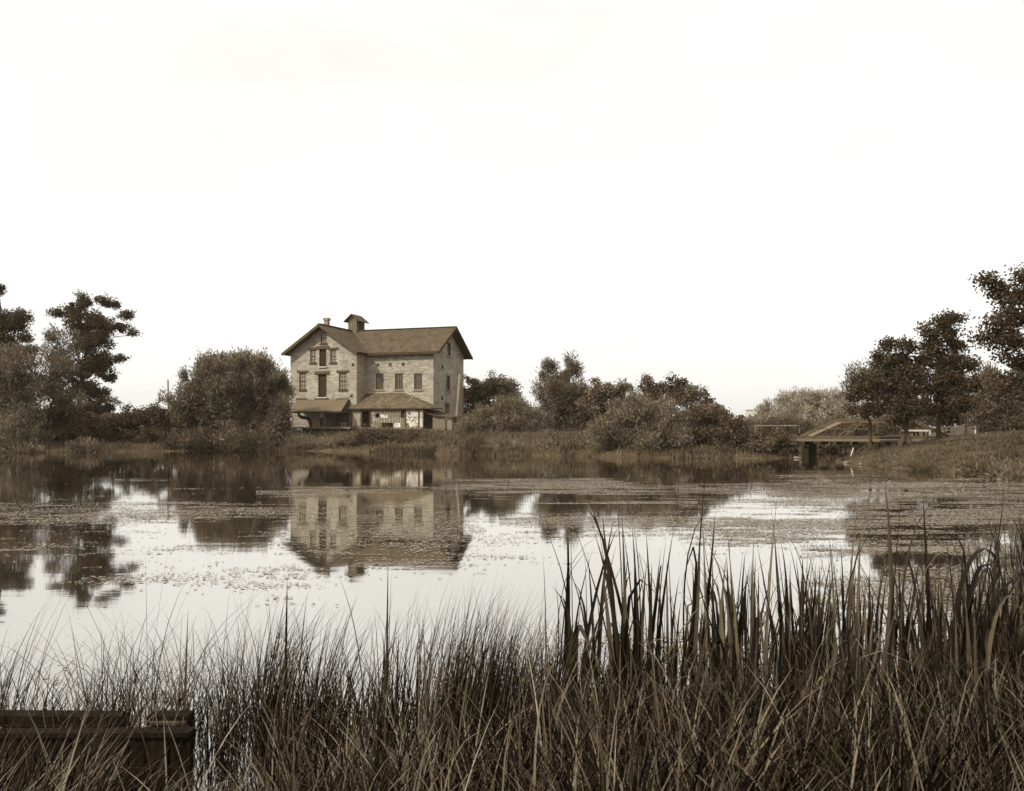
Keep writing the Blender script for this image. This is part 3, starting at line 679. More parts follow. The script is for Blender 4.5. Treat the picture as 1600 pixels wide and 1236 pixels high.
bush('osier_bush','low dark osier at the water edge under the willow shrub',70.5,[(330,688,50,12),(400,690,50,11),(290,690,30,11)],mat='bush',dens=729,size=0.089)
bush('weed_clump','low weeds on the bank below the loading dock',71,[(465,689,26,8),(500,691,30,8)],mat='willow',dens=945,size=0.062,cat='weeds')
bush('elder_bush','dark low bush on the bank in front of the mill porch',69.6,[(590,685,42,14),(552,691,30,10),(630,686,36,13)],'round','bush',1053,0.068)
bush('bank_bush','low bush on the bank below the mill lean-to',69,[(672,694,26,10),(640,696,26,10),(700,694,18,8)],mat='bush',dens=931,size=0.068)
tree('elm_tree','bushy tree standing behind the right hand end of the mill','tree',86,[(748,616,34,28),(770,606,32,22),(794,622,24,24),(745,645,32,34),(785,650,36,30),(805,645,18,22)],(760,690),'round','dim',864,0.096,.2)
bush('willow_bush','soft grey willow bush right of the leaning pole',72,[(765,660,38,28),(800,652,34,30),(740,672,26,22),(830,664,22,22)],mat='willow',dens=855,size=0.092)
tree('poplar_tree','tall twin topped tree rising from the middle thicket','tree',76,[(858,573,12,12),(851,587,9,10),(893,565,10,13),(900,579,8,10),(888,586,10,12),(866,596,14,12),(880,606,28,14),(868,620,32,22),(900,625,30,24),(880,650,45,26)],(882,690),'willow','dim',859,0.099,.2)
tree('ash_tree','wide rounded tree just right of the twin topped tree','tree',74,[(940,620,30,22),(925,645,38,28),(962,640,32,28),(972,612,22,13)],(940,690),'round','dim',800,0.092,.2)
tree('ash_tree','dark tree with two knobbed tops behind the waterside willow','tree',66,[(1016,608,24,16),(1055,604,17,14),(1062,622,28,18),(1025,632,36,22)],(1035,690),'round','bush',850,0.089,.2)
tree('ash_tree','sloping tree crown right of the knobbed tree','tree',65,[(1088,625,24,18),(1112,640,18,16),(1095,655,36,24)],(1092,695),'round','dim',800,0.086,.16)
bush('waterside_willow','large soft willow leaning over the far water edge',56,[(985,650,38,34),(1025,655,38,34),(950,676,30,26),(1005,682,52,26),(1045,680,40,24)],mat='willow',dens=945,size=0.080)
bush('alder_bush','dark bush overhanging the water right of the soft willow',57,[(1085,672,40,32),(1120,664,32,26),(1105,690,40,18)],'round','bush',931,0.074)
bush('dogwood_bush','low dark bush running down to the bridge pier',55,[(1160,684,34,24),(1192,690,30,20),(1140,662,9,14),(1222,698,20,15),(1165,702,50,12),(1200,706,40,9)],'round','bush',972,0.074)
tree('far_willow','pale willow at the left of the trees beyond the bridge','tree',104,[(1198,642,16,11),(1228,632,24,15),(1215,655,34,15),(1190,662,24,12)],(1215,672),'willow','willow_pale',585,0.128,.2)
tree('far_willow','pale willow with forked bare trunk beyond the bridge','tree',100,[(1262,624,24,13),(1285,634,26,16),(1250,640,24,13)],(1278,670),'willow','willow_pale',585,0.128,.32)
tree('far_willow','pale willow half hidden behind the small waterside maple','tree',98,[(1306,630,22,17),(1325,640,16,18),(1300,648,22,12)],(1312,670),'willow','willow_pale',585,0.128,.2)
bush('willow_bush','pale bush on the bank behind the left approach of the bridge',63,[(1200,668,26,20),(1228,672,24,20),(1252,668,18,18),(1180,676,20,18),(1236,690,24,14)],mat='willow',dens=945,size=0.074)
bush('stream_bush','shaded bush on the bank seen under the bridge',70,[(1320,694,34,14),(1380,692,34,13),(1290,698,20,10)],'round','bush',729,0.089)
bush('stream_thicket','brown thicket on the far side of the stream behind the bridge trusses',72,[(1315,668,34,16),(1365,664,36,20),(1400,668,30,18),(1290,680,26,14),(1340,684,40,14)],mat='dim',dens=672,size=0.098,cat='thicket')
bush('road_hedge','dark hedge behind the white bridge rails',63,[(1450,652,34,22),(1420,655,30,18),(1490,648,30,26)],'round','bush',769,0.089,'hedge')
tree('back_willow','light topped tree behind the waterside maples','tree',60,[(1352,578,20,14),(1365,592,26,18),(1345,606,22,16)],(1372,690),'willow','willow',855,0.080,.16)
tree('maple_tree','small maple with thin single trunk nearest the bridge','tree',52,[(1347,592,17,15),(1336,614,14,16),(1358,616,20,22),(1345,642,22,17),(1370,640,15,16)],(1359.5,705),'round','maple',1216,0.077,.12,bark='bark')
tree('maple_tree','dark maple on two trunks at the water side of the bank','tree',49,[(1388,540,13,11),(1411,543,16,13),(1378,564,15,15),(1405,570,22,20),(1430,572,14,16),(1384,598,22,22),(1418,602,26,24),(1392,630,28,20),(1426,636,24,20),(1404,652,24,10),(1402,618,30,20),(1400,590,24,16)],(1414,712),'round','maple',1292,0.077,.15,stems=[(-11,9),(9,-4)])
tree('maple_tree','tall dark maple with a ragged top on the bank by the white rails','tree',51,[(1470,504,15,10),(1486,500,14,8),(1453,518,13,11),(1502,497,7,5),(1486,522,17,12),(1462,540,20,16),(1498,543,16,12),(1448,562,14,14),(1478,566,24,18),(1510,568,14,14),(1462,596,24,24),(1498,598,24,22),(1522,602,9,14),(1474,634,34,20),(1505,632,18,16),(1482,614,32,18),(1478,586,26,18),(1495,570,16,14)],(1468,695),'round','maple',1330,0.077,.16)
tree('maple_tree','big dark tree reaching in from the right edge of the picture','tree',36,[(1546,442,15,14),(1562,455,18,13),(1600,438,18,16),(1585,466,22,14),(1602,490,26,18),(1574,488,16,9),(1550,505,20,8),(1572,512,18,10),(1538,528,16,9),(1560,534,18,9),(1590,532,22,16),(1568,556,13,7),(1598,566,20,18),(1588,594,18,12),(1574,604,12,7),(1645,480,60,58),(1650,570,60,50)],(1668,690),'round','maple',1444,0.070,.25)
bush('bank_thicket','soft dim thicket behind the right bank',60,[(1550,612,30,34),(1580,620,34,40),(1610,610,36,44),(1535,645,26,30),(1565,655,40,24),(1605,655,40,24),(1540,590,18,18)],mat='dim',dens=659,size=0.099,cat='thicket')
bush('bank_bush','small dark bush at the foot of the tall maple',50.5,[(1456,700,14,9),(1446,703,10,6)],'round','bush',1255,0.054)
bush('shore_bush','small dark bush on the stony edge of the right bank',36,[(1484,746,9,7),(1478,748,6,4)],'round','bush',1417,0.048)
for x, y, Y, rx, ry, lb in ((742,696,61,16,9,'dark weed clump on the bank just right of the leaning pole'),(800,699,60,18,8,'low weed clump on the bank under the grey willow bush'),
                        (858,701,59,14,7,'low weed clump on the bank under the twin topped tree'),(905,703,57.5,15,8,'dark weed clump at the left foot of the waterside willow'),
                        (130,697,66,22,8,'low weed clump on the bank under the tall oak'),(35,699,65.5,24,8,'low weed clump at the left end of the far bank'),
                        (1442,737,37,11,5,'low weed tussock on the right bank left of the small dark bush'),(1528,738,33,16,7,'dark weed tussock on the right bank beyond the pale stone'),
                        (1565,741,32,14,7,'weed tussock low on the slope near the right edge'),(1592,748,30,14,8,'tall weed tussock at the waterline by the right edge'),
                        (1395,724,43,12,4,'flat weed tussock at the waterline below the twin trunked maple')):
    bush('weed_tussock', lb, Y, [(x,y,rx,ry),(x+rx*.7,y+ry*.3,rx*.7,ry*.7),(x-rx*.7,y+ry*.3,rx*.6,ry*.6)], 'willow', 'bush' if 'dark' in lb else 'willow', 700 if x > 1300 else 480, .07 if x > 1300 else .1, 'weeds')
# far wood that closes the horizon
L = []
for x in np.arange(-600, 620, 9):
    d = 230+60*math.sin(x*.021)+random.uniform(-15, 15); h = random.uniform(3.0, 5.2)
    L.append(((x, d, 1.2+h*.5), (random.uniform(5, 9), 5, h*.62)))
V, F = crown_leaves(L, 'round', 26, .55)
tag(link('far_woods', mesh_np('far_woods', V, F, M['far'])), 'low far woods along the horizon behind the mill', 'woods', kind='stuff')
tw = at(1172, 669, 620); o = empty('far_tower', (tw.x, 620, gz(tw.x, 620)-.2))
MB().box(-2.4,2.4,-2.4,2.4,0,13.0).build('shaft', M['white'], o); MB().slab([(-2.7,-2.7,13.01),(2.7,-2.7,13.01),(2.7,2.7,13.01),(-2.7,2.7,13.01)], (0,0,.5)).build('roof', M['pole'], o)  # white shaft: the fading by distant haze is put into its colour
tag(o, 'faint square tower far off above the bushes left of the bridge', 'tower')

# ------------------------------------------------------------------ the bridge
BA = Vector((18.75, 57.0)); bu = Vector((.9, -.44)).normalized(); bv = Vector((.44, .9)).normalized()
br = empty('truss_bridge', (BA.x, BA.y, 0), math.atan2(bu.y, bu.x)); tag(br, 'low pony truss bridge on a stone pier at the right end of the pond', 'bridge')
BL, BW, ZD, ZT = 8.7, 4.2, 1.27, 2.30
for k, yy in enumerate((0, BW)):
    t = MB(); c = (M['steel'])
    t.bar((0,yy,ZD),(2.15,yy,ZT),.2,.19); t.bar((BL-2.1,yy,ZT),(BL,yy,ZD),.2,.19); t.bar((2.15,yy,ZT),(BL-2.1,yy,ZT),.2,.19)
    tr_ = t.build('top_chord', M['steel'] if k == 0 else M['pole'], br)  # far chord paler: its sunlit side is put into the colour
    MB().bar((-.3,yy,ZD-.06),(BL+.3,yy,ZD-.06),.15,.17).build('bottom_chord', M['steel'], br)
    d = [((3.5,ZT),(2.35,ZD)),((5.2,ZT),(6.35,ZD))]
    for (xa, za), (xb, zb) in d: MB().bar((xa,yy,za-.06),(xb,yy,zb+.06),.07,.11).build('diagonal', M['steel'], br)
    MB().bar((.9,yy-.06,1.78),(BL-.9,yy-.06,1.78),.04,.05).build('handrail', M['steel'], br)
nb = 44
for k in range(nb):
    MB().box(-.6+(BL+1.2)*k/nb+.01, -.6+(BL+1.2)*(k+1)/nb-.01, -.05, BW+.05, ZD-.30+.006*(k % 2), ZD-.2+.006*(k % 2)).build('deck_plank', M['boards'], br)
for k in range(9): MB().box(.1+k*.97, .28+k*.97, -.12, BW+.12, ZD-.52, ZD-.305).build('floor_beam', M['steel_dark'], br)
MB().box(.08,.5,0,BW,-.9,ZD-.53).build('pier', M['pier'], br)
MB().box(.0,.58,-.15,BW+.15,ZD-.62,ZD-.525).build('pier_cap', M['pier'], br)
MB().box(BL-.3,BL+.6,-.3,BW+.3,-.2,ZD-.53).build('abutment', M['pier'], br)
MB().box(-3.2,-.61,-.1,BW+.1,ZD-.42,ZD-.2).build('approach', M['steel_dark'], br)
for xx in (-2.9, -1.5): MB().box(xx, xx+.07, -.06, .01, ZD-.2, ZD+.75).build('rail_post', M['pole'], br)
MB().bar((-2.95,-.02,ZD+.72),(-.2,-.02,ZD+.72),.05,.06).build('handrail', M['pole'], br)
# white rail fence of the road beyond the bridge
rf = empty('rail_fence', (BA.x+bu.x*7.55, BA.y+bu.y*7.55, 0), math.atan2(bu.y, bu.x))
for k, xx in enumerate((0.0, 1.2, 2.45)): MB().box(xx, xx+.11, -.06, .05, .55, 1.95 if k != 0 else 2.0).build('post', M['white'], rf)
for zz, hh in ((1.88,.06),(1.68,.05),(1.42,.16),(1.18,.09)): MB().box(-.02, 2.52, -.085, -.062, zz-hh/2, zz+hh/2).build('rail', M['white'], rf)
MB().box(-1.6,-.03,-.085,-.062,1.62,1.72).build('rail', M['white'], rf)
tag(rf, 'white painted rail fence at the right end of the bridge', 'fence')
pole(1510,684,1510.5,604,52.6,.085,'white pole standing at the end of the white rail fence','white_pole')
for x, y0, y1, lb in ((1524,686,672,'white marker post on the bank just right of the white pole'),(1541.5,682,676,'short white stub on the crest of the right bank')):
    b, t = at(x, y0, 50), at(x, y1, 50); g = gz(b.x, 50); o = empty('marker_post', (b.x, 50, g))
    MB().tube([(0,0,-.2),(0,0,t.z-g-.04),(0,0,t.z-g)], [.045,.045,.02], 8).build('stake', M['white'], o); tag(o, lb, 'post')
# road surface joins the bridge
rd = MB(); p = [BA+bu*(BL+.62)+bv*.2, BA+bu*(BL+.62)+bv*(BW-.2), BA+bu*40+bv*(BW-.2), BA+bu*40+bv*.2]
def stake(x0, y0, x1, y1, Y, label, r=.035, mat='white', z0=None):
    b, t = at(x0, y0, Y), at(x1, y1, Y); g = gz(b.x, Y) if z0 is None else z0
    o = empty('stake', (b.x, Y, g)); d = Vector((t.x-b.x, 0, t.z-g))
    MB().tube([-d*.2, d*.98, d], [r, r*.9, r*.5], 7).build('shaft', M[mat], o); return tag(o, label, 'stake')
stake(1328.5,708,1333.5,699.5,47.5,'white stake leaning on the grassy point before the bridge')
stake(880.5,697,880,688,62,'pale short stake on the bank below the twin topped tree',.05,'pole')
stake(921.5,696,922,687,60,'pale short stake on the bank beside the waterside willow',.05,'pole')
stake(968,714,971,703,54.5,'pale dead stick in the water under the waterside willow',.04,'pole',-.1)

def rock(name, p, r, label, cat='rock'):
    bm = bmesh.new(); bmesh.ops.create_icosphere(bm, subdivisions=2, radius=1)
    for v in bm.verts:
        v.co = Vector((v.co.x*r*1.3, v.co.y*r, v.co.z*r*.6))*(1+random.uniform(-.22,.22))
    me = bpy.data.meshes.new(name); bm.to_mesh(me); bm.free(); me.materials.append(M['rock'])
    o = link(name, me); o.location = p; o.rotation_euler = (0,0,random.uniform(0,6)); return tag(o, label, cat)
for x, y, r, lb in ((1312,721,.15,'pale stone at the very tip of the grassy point'),(1322,724,.12,'pale flat stone beside the tip of the grassy point'),
                    (1503,737,.16,'pale stone on the right bank above the small dark bush'),(1345,727,.09,'small pale stone at the water edge along the right bank'),
                    (1245,716,.16,'pale stone on the bank left of the bridge pier')):
    Y = 2466/(y-HY) if y > 720 else (47.3 if x < 1330 and x > 1300 else 52.5); 
    if x == 1503: Y = 35
    q = at(x, y, Y); rock('shore_rock', (q.x, Y, max(gz(q.x, Y), 0)+.04), r, lb)

# ------------------------------------------------------------------ blades
def blades(n, base, h, w, az, th0, th1, S=5, pw=1.6, wphi=None, tipw=0.0):
    """ribbons: base (n,3), length h, width w, azimuth az, angle from upright th0 at the foot to th0+th1 at the tip"""
    t = np.linspace(0, 1, S+1); V = np.zeros((n, S+1, 2, 3)); p = base.copy()
    ph = az+math.pi/2 if wphi is None else wphi
    wx = np.stack([np.cos(ph), np.sin(ph), np.zeros(n)], 1)
    for i in range(S+1):
        if i:
            th = th0+th1*((t[i]+t[i-1])/2)**pw
            p = p+np.stack([np.cos(az)*np.sin(th), np.sin(az)*np.sin(th), np.cos(th)], 1)*(h/S)[:, None]
        k = (.65+.35*min(1, t[i]*4)) * (1-t[i]**2.2*(1-tipw))
        V[:, i, 0] = p-wx*(w*k/2)[:, None]; V[:, i, 1] = p+wx*(w*k/2)[:, None]
    b = np.arange(n)[:, None]*(2*(S+1)); j = np.arange(S)[None, :]*2
    F = np.stack([b+j, b+j+1, b+j+3, b+j+2], -1).reshape(-1, 4)
    return V.reshape(-1, 3), F
def merge(parts):
    Vs, Fs, o = [], [], 0
    for V, F in parts: Vs.append(V); Fs.append(F+o); o += len(V)
    return np.concatenate(Vs), np.concatenate(Fs)
U = lambda a, b, n: rng.uniform(a, b, n)

# turf and weeds of the far bank and of the right bank
def land_scatter(n, x0, x1, y0, y1, s0, s1):
    X, Y = U(x0, x1, n), U(y0, y1, n); sd = pond_sd(X, Y); k = (sd > s0) & (sd < s1); X, Y = X[k], Y[k]
    return np.stack([X, Y, ground_z(X, Y)-.02], 1)
def turf(name, B, h0, h1, w0, w1, mat, kindlabel, lean=.5, S=3):
    n = len(B); V, F = blades(n, B, U(h0, h1, n)*(.6+.8*vnoise(B[:, 0], B[:, 1], 1.7, 9)), U(w0, w1, n), U(0, 6.28, n), U(0, lean, n), U(.1, .9, n), S)
    o = link(name, mesh_np(name, V, F, M[mat])); return tag(o, kindlabel, 'grass', kind='stuff')
turf('bank_grass', land_scatter(52000, -62, 20, 50, 84, .1, 9), .25, .6, .03, .06, 'bankgrass', 'rough grass and weeds along the far bank', .9)
turf('slope_grass', land_scatter(80000, 14, 40, 22, 64, .05, 16), .07, .2, .02, .045, 'bankgrass', 'mown rough grass on the slope of the right bank', .7)
B = land_scatter(60000, -14, 17, 49, 66, -.5, 1.3); B[:, 2] = np.maximum(B[:, 2], -.05)
B = B[vnoise(B[:, 0], B[:, 1]*0, 2.2, 21) > .33]
B = B[((B[:, 0] < 4.0) | ((B[:, 0] > 9.6) & (B[:, 0] < 13.2)))]
turf('shore_reeds', B, .2, .48, .03, .055, 'reed', 'band of upright reeds along the far waterline', .12)
B = land_scatter(30000, -62, -14, 58, 74, -.3, .9); B[:, 2] = np.maximum(B[:, 2], -.05)
turf('shore_reeds', B[vnoise(B[:, 0], B[:, 1]*0, 3, 22) > .5], .15, .45, .03, .05, 'bankgrass', 'low reeds along the left part of the far waterline', .3)

# ------------------------------------------------------------------ weeds floating on the pond
PADS = []                                          # (x, y in the photograph of a patch's middle, half width and half depth in metres, share covered)
def patch(xa, xb, ya, yb, cov, sz=.05, seed=0, thr=.5):
    Y0, Y1 = FPX*CAMH/(yb-HY), FPX*CAMH/(ya-HY)
    area = (Y1-Y0)*((xb-xa)/FPX)*(Y0+Y1)/2; n = int(min(area*cov/(sz*sz*1.4), 90000))
    Y = U(Y0, Y1, n*3); f = (Y-Y0)/(Y1-Y0); xm, xr = (xa+xb)/2, (xb-xa)/2
    X = ((xm+U(-1, 1, n*3)*xr)-HX)/FPX*Y
    nz = .40*vnoise(X*.34+50, Y, 1.3, 31+seed)+.30*vnoise(X*.3+50, Y, .42, 41+seed)+.30*vnoise(X*.3+50, Y, .16, 51+seed)
    px = X*FPX/Y+HX
    edge = np.minimum(np.minimum(f, 1-f)*2.0, np.minimum(px-xa, xb-px)/(xr*.9)); edge = np.clip(edge, 0, 1)
    k = nz > thr+(1-edge)**1.5*.20+.07*rng.normal(size=len(nz)); X, Y = X[k][:n], Y[k][:n]
    if len(X): PADS.append((X, Y, np.full(len(X), sz)))
for q in ((-40,470,760,815,.22,.028,1,.53),(120,520,780,856,.22,.024,2,.53),(-60,360,785,885,.20,.026,3,.545),
          (400,800,758,780,.28,.024,4,.50),(410,760,798,905,.14,.024,5,.54),(430,750,836,884,.34,.024,20,.495),(380,740,786,806,.25,.024,21,.51),(690,1090,747,788,.4,.025,6,.475),
          (780,1100,798,842,.36,.02,7,.485),(1060,1680,756,866,.5,.023,8,.445),(1200,1680,742,778,.4,.042,9,.50),
          (1250,1680,845,1015,.36,.019,10,.485),(100,540,860,965,.07,.024,11,.59),(0,420,1010,1110,.05,.018,12,.62),(415,465,928,937,.3,.026,13,.47),
          (540,900,836,900,.10,.027,14,.58),(880,1250,985,1060,.2,.02,16,.5),(230,300,1080,1100,.3,.018,17,.5),(60,330,880,930,.12,.026,18,.56)): patch(*q)
n = 50000; X, Y = U(-62, 19, n), U(48, 74, n); q_ = pond_sd(X, Y)                  # drift line of scum against the far shore
k = (q_ < -.1) & (q_ > -.42+.3*vnoise(X, Y, 6, 77)) & (vnoise(X, Y*0, 4, 78) > .42); PADS.append((X[k], Y[k], np.full(k.sum(), .055)))
X = np.concatenate([p[0] for p in PADS]); Y = np.concatenate([p[1] for p in PADS]); S_ = np.concatenate([p[2] for p in PADS])
k = pond_sd(X, Y) < -.15; X, Y, S_ = X[k], Y[k], S_[k]; n = len(X)
a = U(0, 6.28, n); r = S_*U(.5, 1.5, n); e = U(.35, .8, n); tl = np.where(rng.random(n) < .04, U(.1, .3, n), U(.0, .03, n))
ax = np.stack([np.cos(a), np.sin(a), tl*0], 1); ay = np.stack([-np.sin(a), np.cos(a), tl], 1)
C = np.stack([X, Y, .006+.004*rng.random(n)+tl*r*.8], 1)
V = np.stack([C-ax*r[:, None], C-ay*(r*e)[:, None], C+ax*r[:, None], C+ay*(r*e)[:, None]], 1).reshape(-1, 3)
tag(link('floating_weeds', mesh_np('floating_weeds', V, np.arange(4*n).reshape(-1, 4), M['pad'])), 'scattered patches of pond weed floating on the water', 'pond weed', kind='stuff')

# ------------------------------------------------------------------ plank landing in the near grass
LY = 4.32; lx1 = at(296, 1100, LY).x; zt_ = at(200, 1143, LY).z
ld = tag(empty('plank_landing', (lx1, LY, 0), R(-1.2)), 'dark weathered plank landing half sunk in the near left grass', 'landing stage')
x = 0.0; k = 0
while x > -1.75:
    w = random.uniform(.08, .13); MB().box(x-w+.004, x-.004, random.uniform(0,.012), .035, -.5, zt_-.025+random.uniform(-.012,.006)-(.05 if 3 < k < 6 else 0)).build('plank', M['oldwood'], ld); x -= w; k += 1
MB().slab([(-.96,-.012,zt_-.012),(.004,-.02,zt_),(.008,.06,zt_+.004),(-.955,.05,zt_-.008)], (0,0,-.024)).build('cap_board', M['oldwood'], ld)
MB().box(-1.78, -.965, -.02, .06, zt_-.03, zt_-.004).build('cap_board', M['oldwood_top'], ld)
rend = at(296,1120,LY+.25).x-lx1
gapl, gapr = at(187,1120,LY+.25).x-lx1, at(234,1120,LY+.25).x-lx1
zz = at(250, 1113, LY+.27).z
MB().box(gapr, rend, .2, .3, zz-.2, zz).build('beam', M['oldwood'], ld); MB().box(-1.75, gapl, .2, .3, zz-.2, zz-.004).build('beam', M['oldwood'], ld)
MB().box(gapr+.02, rend, .17, .198, zz-.035, zz-.022).build('batten', M['oldwood_top'], ld); MB().box(-1.75, gapl-.03, .165, .198, zz-.06, zz-.045).build('batten', M['oldwood'], ld)
MB().slab([(gapr-.14,.037,zt_-.06),(gapr,.198,zz-.05),(gapr+.06,.198,zz-.05),(gapr-.04,.037,zt_-.06)], (0,0,-.04)).build('brace', M['oldwood_top'], ld)
MB().slab([(-.03,.04,zz-.03),(.0,.04,zz-.03),(rend,.2,zz-.03),(rend-.03,.2,zz-.03)], (0,0,-.5)).build('end_board', M['oldwood'], ld)

# ------------------------------------------------------------------ the near shore: grasses
def near(n, xa, xb, Ya, Yb):
    Y = U(Ya, Yb, n); X = (U(xa, xb, n)-HX)/FPX*Y; z = np.maximum(ground_z(X, Y), -.12); return np.stack([X, Y, z], 1)
G = []; ST = []
def tuft(n, xa, xb, Ya, Yb, h0, h1, w0=.003, w1=.007, lean=(0,.35), bend=(.1,1.2), azc=None, azs=3.14, S=6, clump=.0, out=None, pw=None):
    B = near(n, xa, xb, Ya, Yb)
    if clump:
        m = max(3, n//26); C = near(m, xa, xb, Ya, Yb); own = rng.integers(0, m, n); B = C[own]+np.concatenate([rng.normal(size=(n, 2))*clump, np.zeros((n, 1))], 1)
        B[:, 2] = np.maximum(ground_z(B[:, 0], B[:, 1]), -.12)
        hm = U(.7, 1.15, m)[own]
    else: hm = 1
    az = U(-math.pi, math.pi, n) if azc is None else rng.normal(azc, azs, n)
    (G if out is None else out).append(blades(n, B, U(h0, h1, n)*hm, U(w0, w1, n), az, U(*lean, n), U(*bend, n)**1.0, S, (pw or U(1.2, 2.6, 1)[0]), U(-.7, .7, n)))
# left: thin, in the water, arching over the surface
tuft(330, -60, 290, 4.5, 5.6, .30, .75, .003, .008, (0,.3), (.1,.8), clump=.07)
tuft(240, -60, 400, 4.4, 5.6, .65, 1.15, .003, .006, (0,.3), (.2,1.9), clump=.12)
tuft(120, -60, 420, 4.4, 5.2, .7, 1.1, .003, .006, (0,.25), (.8,2.4), clump=.2)
tuft(200, 0, 260, 4.35, 5.0, .45, .8, .004, .009, (.3,.7), (.1,.4), 0, .35)
# left: on the bank before the landing, swept to the right
tuft(1100, -90, 285, 2.35, 3.6, .20, .50, .005, .014, (.2,.9), (.1,.8), 0, .7)
tuft(1700, -90, 285, 2.2, 3.9, .12, .32, .003, .008, (.1,.9), (.1,1.0))
# middle
tuft(1400, 420, 900, 4.2, 5.5, .34, .80, .003, .008, (0,.35), (.1,1.1), clump=.06)
tuft(420, 420, 860, 4.4, 5.3, .8, 1.12, .003, .008, (0,.25), (.1,.9), 0, .9, clump=.07)
tuft(650, 690, 840, 4.4, 5.0, .7, 1.05, .003, .007, (0,.2), (.1,.7), .2, .6, clump=.08)
tuft(200, 300, 470, 4.6, 5.4, .4, .95, .003, .006, (0,.2), (.1,.7), clump=.06)
tuft(2900, 410, 980, 2.3, 4.2, .22, .60, .004, .011, (0,.8), (.1,1.2))
tuft(2000, 400, 980, 2.2, 3.6, .25, .58, .005, .013, (.1,.9), (.2,1.2), clump=.08)
# right
tuft(4600, 900, 1720, 2.3, 4.6, .30, .78, .004, .012, (0,.7), (.1,1.2))
tuft(2300, 860, 1720, 4.2, 5.8, .40, .85, .004, .010, (0,.35), (.1,1.1), clump=.09)
tuft(1500, 1000, 1720, 2.3, 3.6, .35, .75, .006, .016, (.1,.8), (.2,1.0), 0.3, .9, clump=.07)
tuft(150, -60, 1700, 2.4, 4.2, .45, .85, .006, .012, (.3,1.15), (-.3,.8), S=5)
tuft(400, 430, 1700, 2.6, 4.8, .4, .9, .003, .006, (.1,1.2), (.2,2.0), S=8)
tuft(420, -90, 150, 3.5, 4.25, .3, .62, .004, .011, (.1,.7), (.1,.8), .3, .9)
tuft(50, 150, 330, 3.4, 4.2, .25, .5, .004, .011, (.2,.8), (.1,.8), .2, .9)
tuft(320, -80, 420, 2.2, 3.5, .35, .75, .004, .010, (.5,1.1), (0,.4), 0, .5)
tuft(650, 430, 1720, 2.4, 5.2, .4, .95, .004, .010, (0,.5), (1.2,2.6), S=9, pw=5)
tuft(160, -60, 330, 4.3, 5.2, .4, .8, .004, .008, (0,.4), (1.2,2.4), S=9, pw=5)
V, F = merge(G)
tag(link('shore_grass', mesh_np('shore_grass', V, F, M['grass'])), 'thick tangle of fine grass along the near shore', 'grass', kind='stuff')
tuft(280, -60, 1700, 2.3, 4.6, .3, .8, .004, .013, (.1,1.0), (.1,1.4), out=ST)
tuft(90, 300, 1700, 2.4, 4.0, .2, .5, .003, .008, (.4,1.4), (.2,1.6), out=ST)
tuft(60, 380, 900, 2.6, 4.4, .4, .8, .006, .011, (.4,1.1), (.1,.8), out=ST)
V, F = merge(ST)
tag(link('dry_grass', mesh_np('dry_grass', V, F, M['straw'])), 'pale dry straws scattered through the near grass', 'dry grass', kind='stuff')

# ------------------------------------------------------------------ cattails: every clump a thing, every leaf a part
def leaf_mesh(th1, pw, fold=None, S=10, tw=.0):
    """unit-high cattail leaf with a keel, leaning towards +x as it rises; width 1 across y"""
    vs, fs = [], []; p = Vector((0,0,0)); th = 0
    for i in range(S+1):
        t = i/S
        if i:
            m = (i-.5)/S; th = th1*m**pw
            if fold and m > fold[0]: th += fold[1]*min(1, (m-fold[0])/.16)
            p = p+Vector((math.sin(th), 0, math.cos(th)))/S
        k = (.75+.25*min(1, t*5))*(1-max(0, (t-.45)/.55)**1.7); ang = tw*t
        wv = Vector((math.sin(ang)*.02, math.cos(ang), 0))*.5*max(k, .02)
        nrm = Vector((math.cos(th), 0, -math.sin(th)))
        vs += [p-wv, p-nrm*.004*k, p+wv]
    # width is scaled through y, so keep the unit here
    for i in range(S):
        o = 3*i; fs += [(o,o+1,o+4,o+3),(o+1,o+2,o+5,o+4)]
    me = bpy.data.meshes.new('leaf'); me.from_pydata([tuple(v) for v in vs], [], fs); me.update()
    me.polygons.foreach_set('use_smooth', np.ones(len(me.polygons), dtype=bool)); me.materials.append(M['cattail']); return me
LEAVES = [leaf_mesh(.10,1.5),leaf_mesh(.22,2),leaf_mesh(.05,1),leaf_mesh(.35,2.5),leaf_mesh(.16,1.2),leaf_mesh(.28,1.6),leaf_mesh(.12,2.2),leaf_mesh(.4,3),leaf_mesh(.8,3.5),leaf_mesh(1.3,5),leaf_mesh(.6,2.4)]
BENT = [leaf_mesh(.15,1.5,(.55,1.9)),leaf_mesh(.2,1.5,(.7,2.1)),leaf_mesh(.1,1.5,(.45,1.6)),leaf_mesh(.3,2,(.8,1.3))]
ARCH = [leaf_mesh(3.3,2.6,None,16),leaf_mesh(3.2,2.2,None,16),leaf_mesh(3.25,3.2,None,16)]
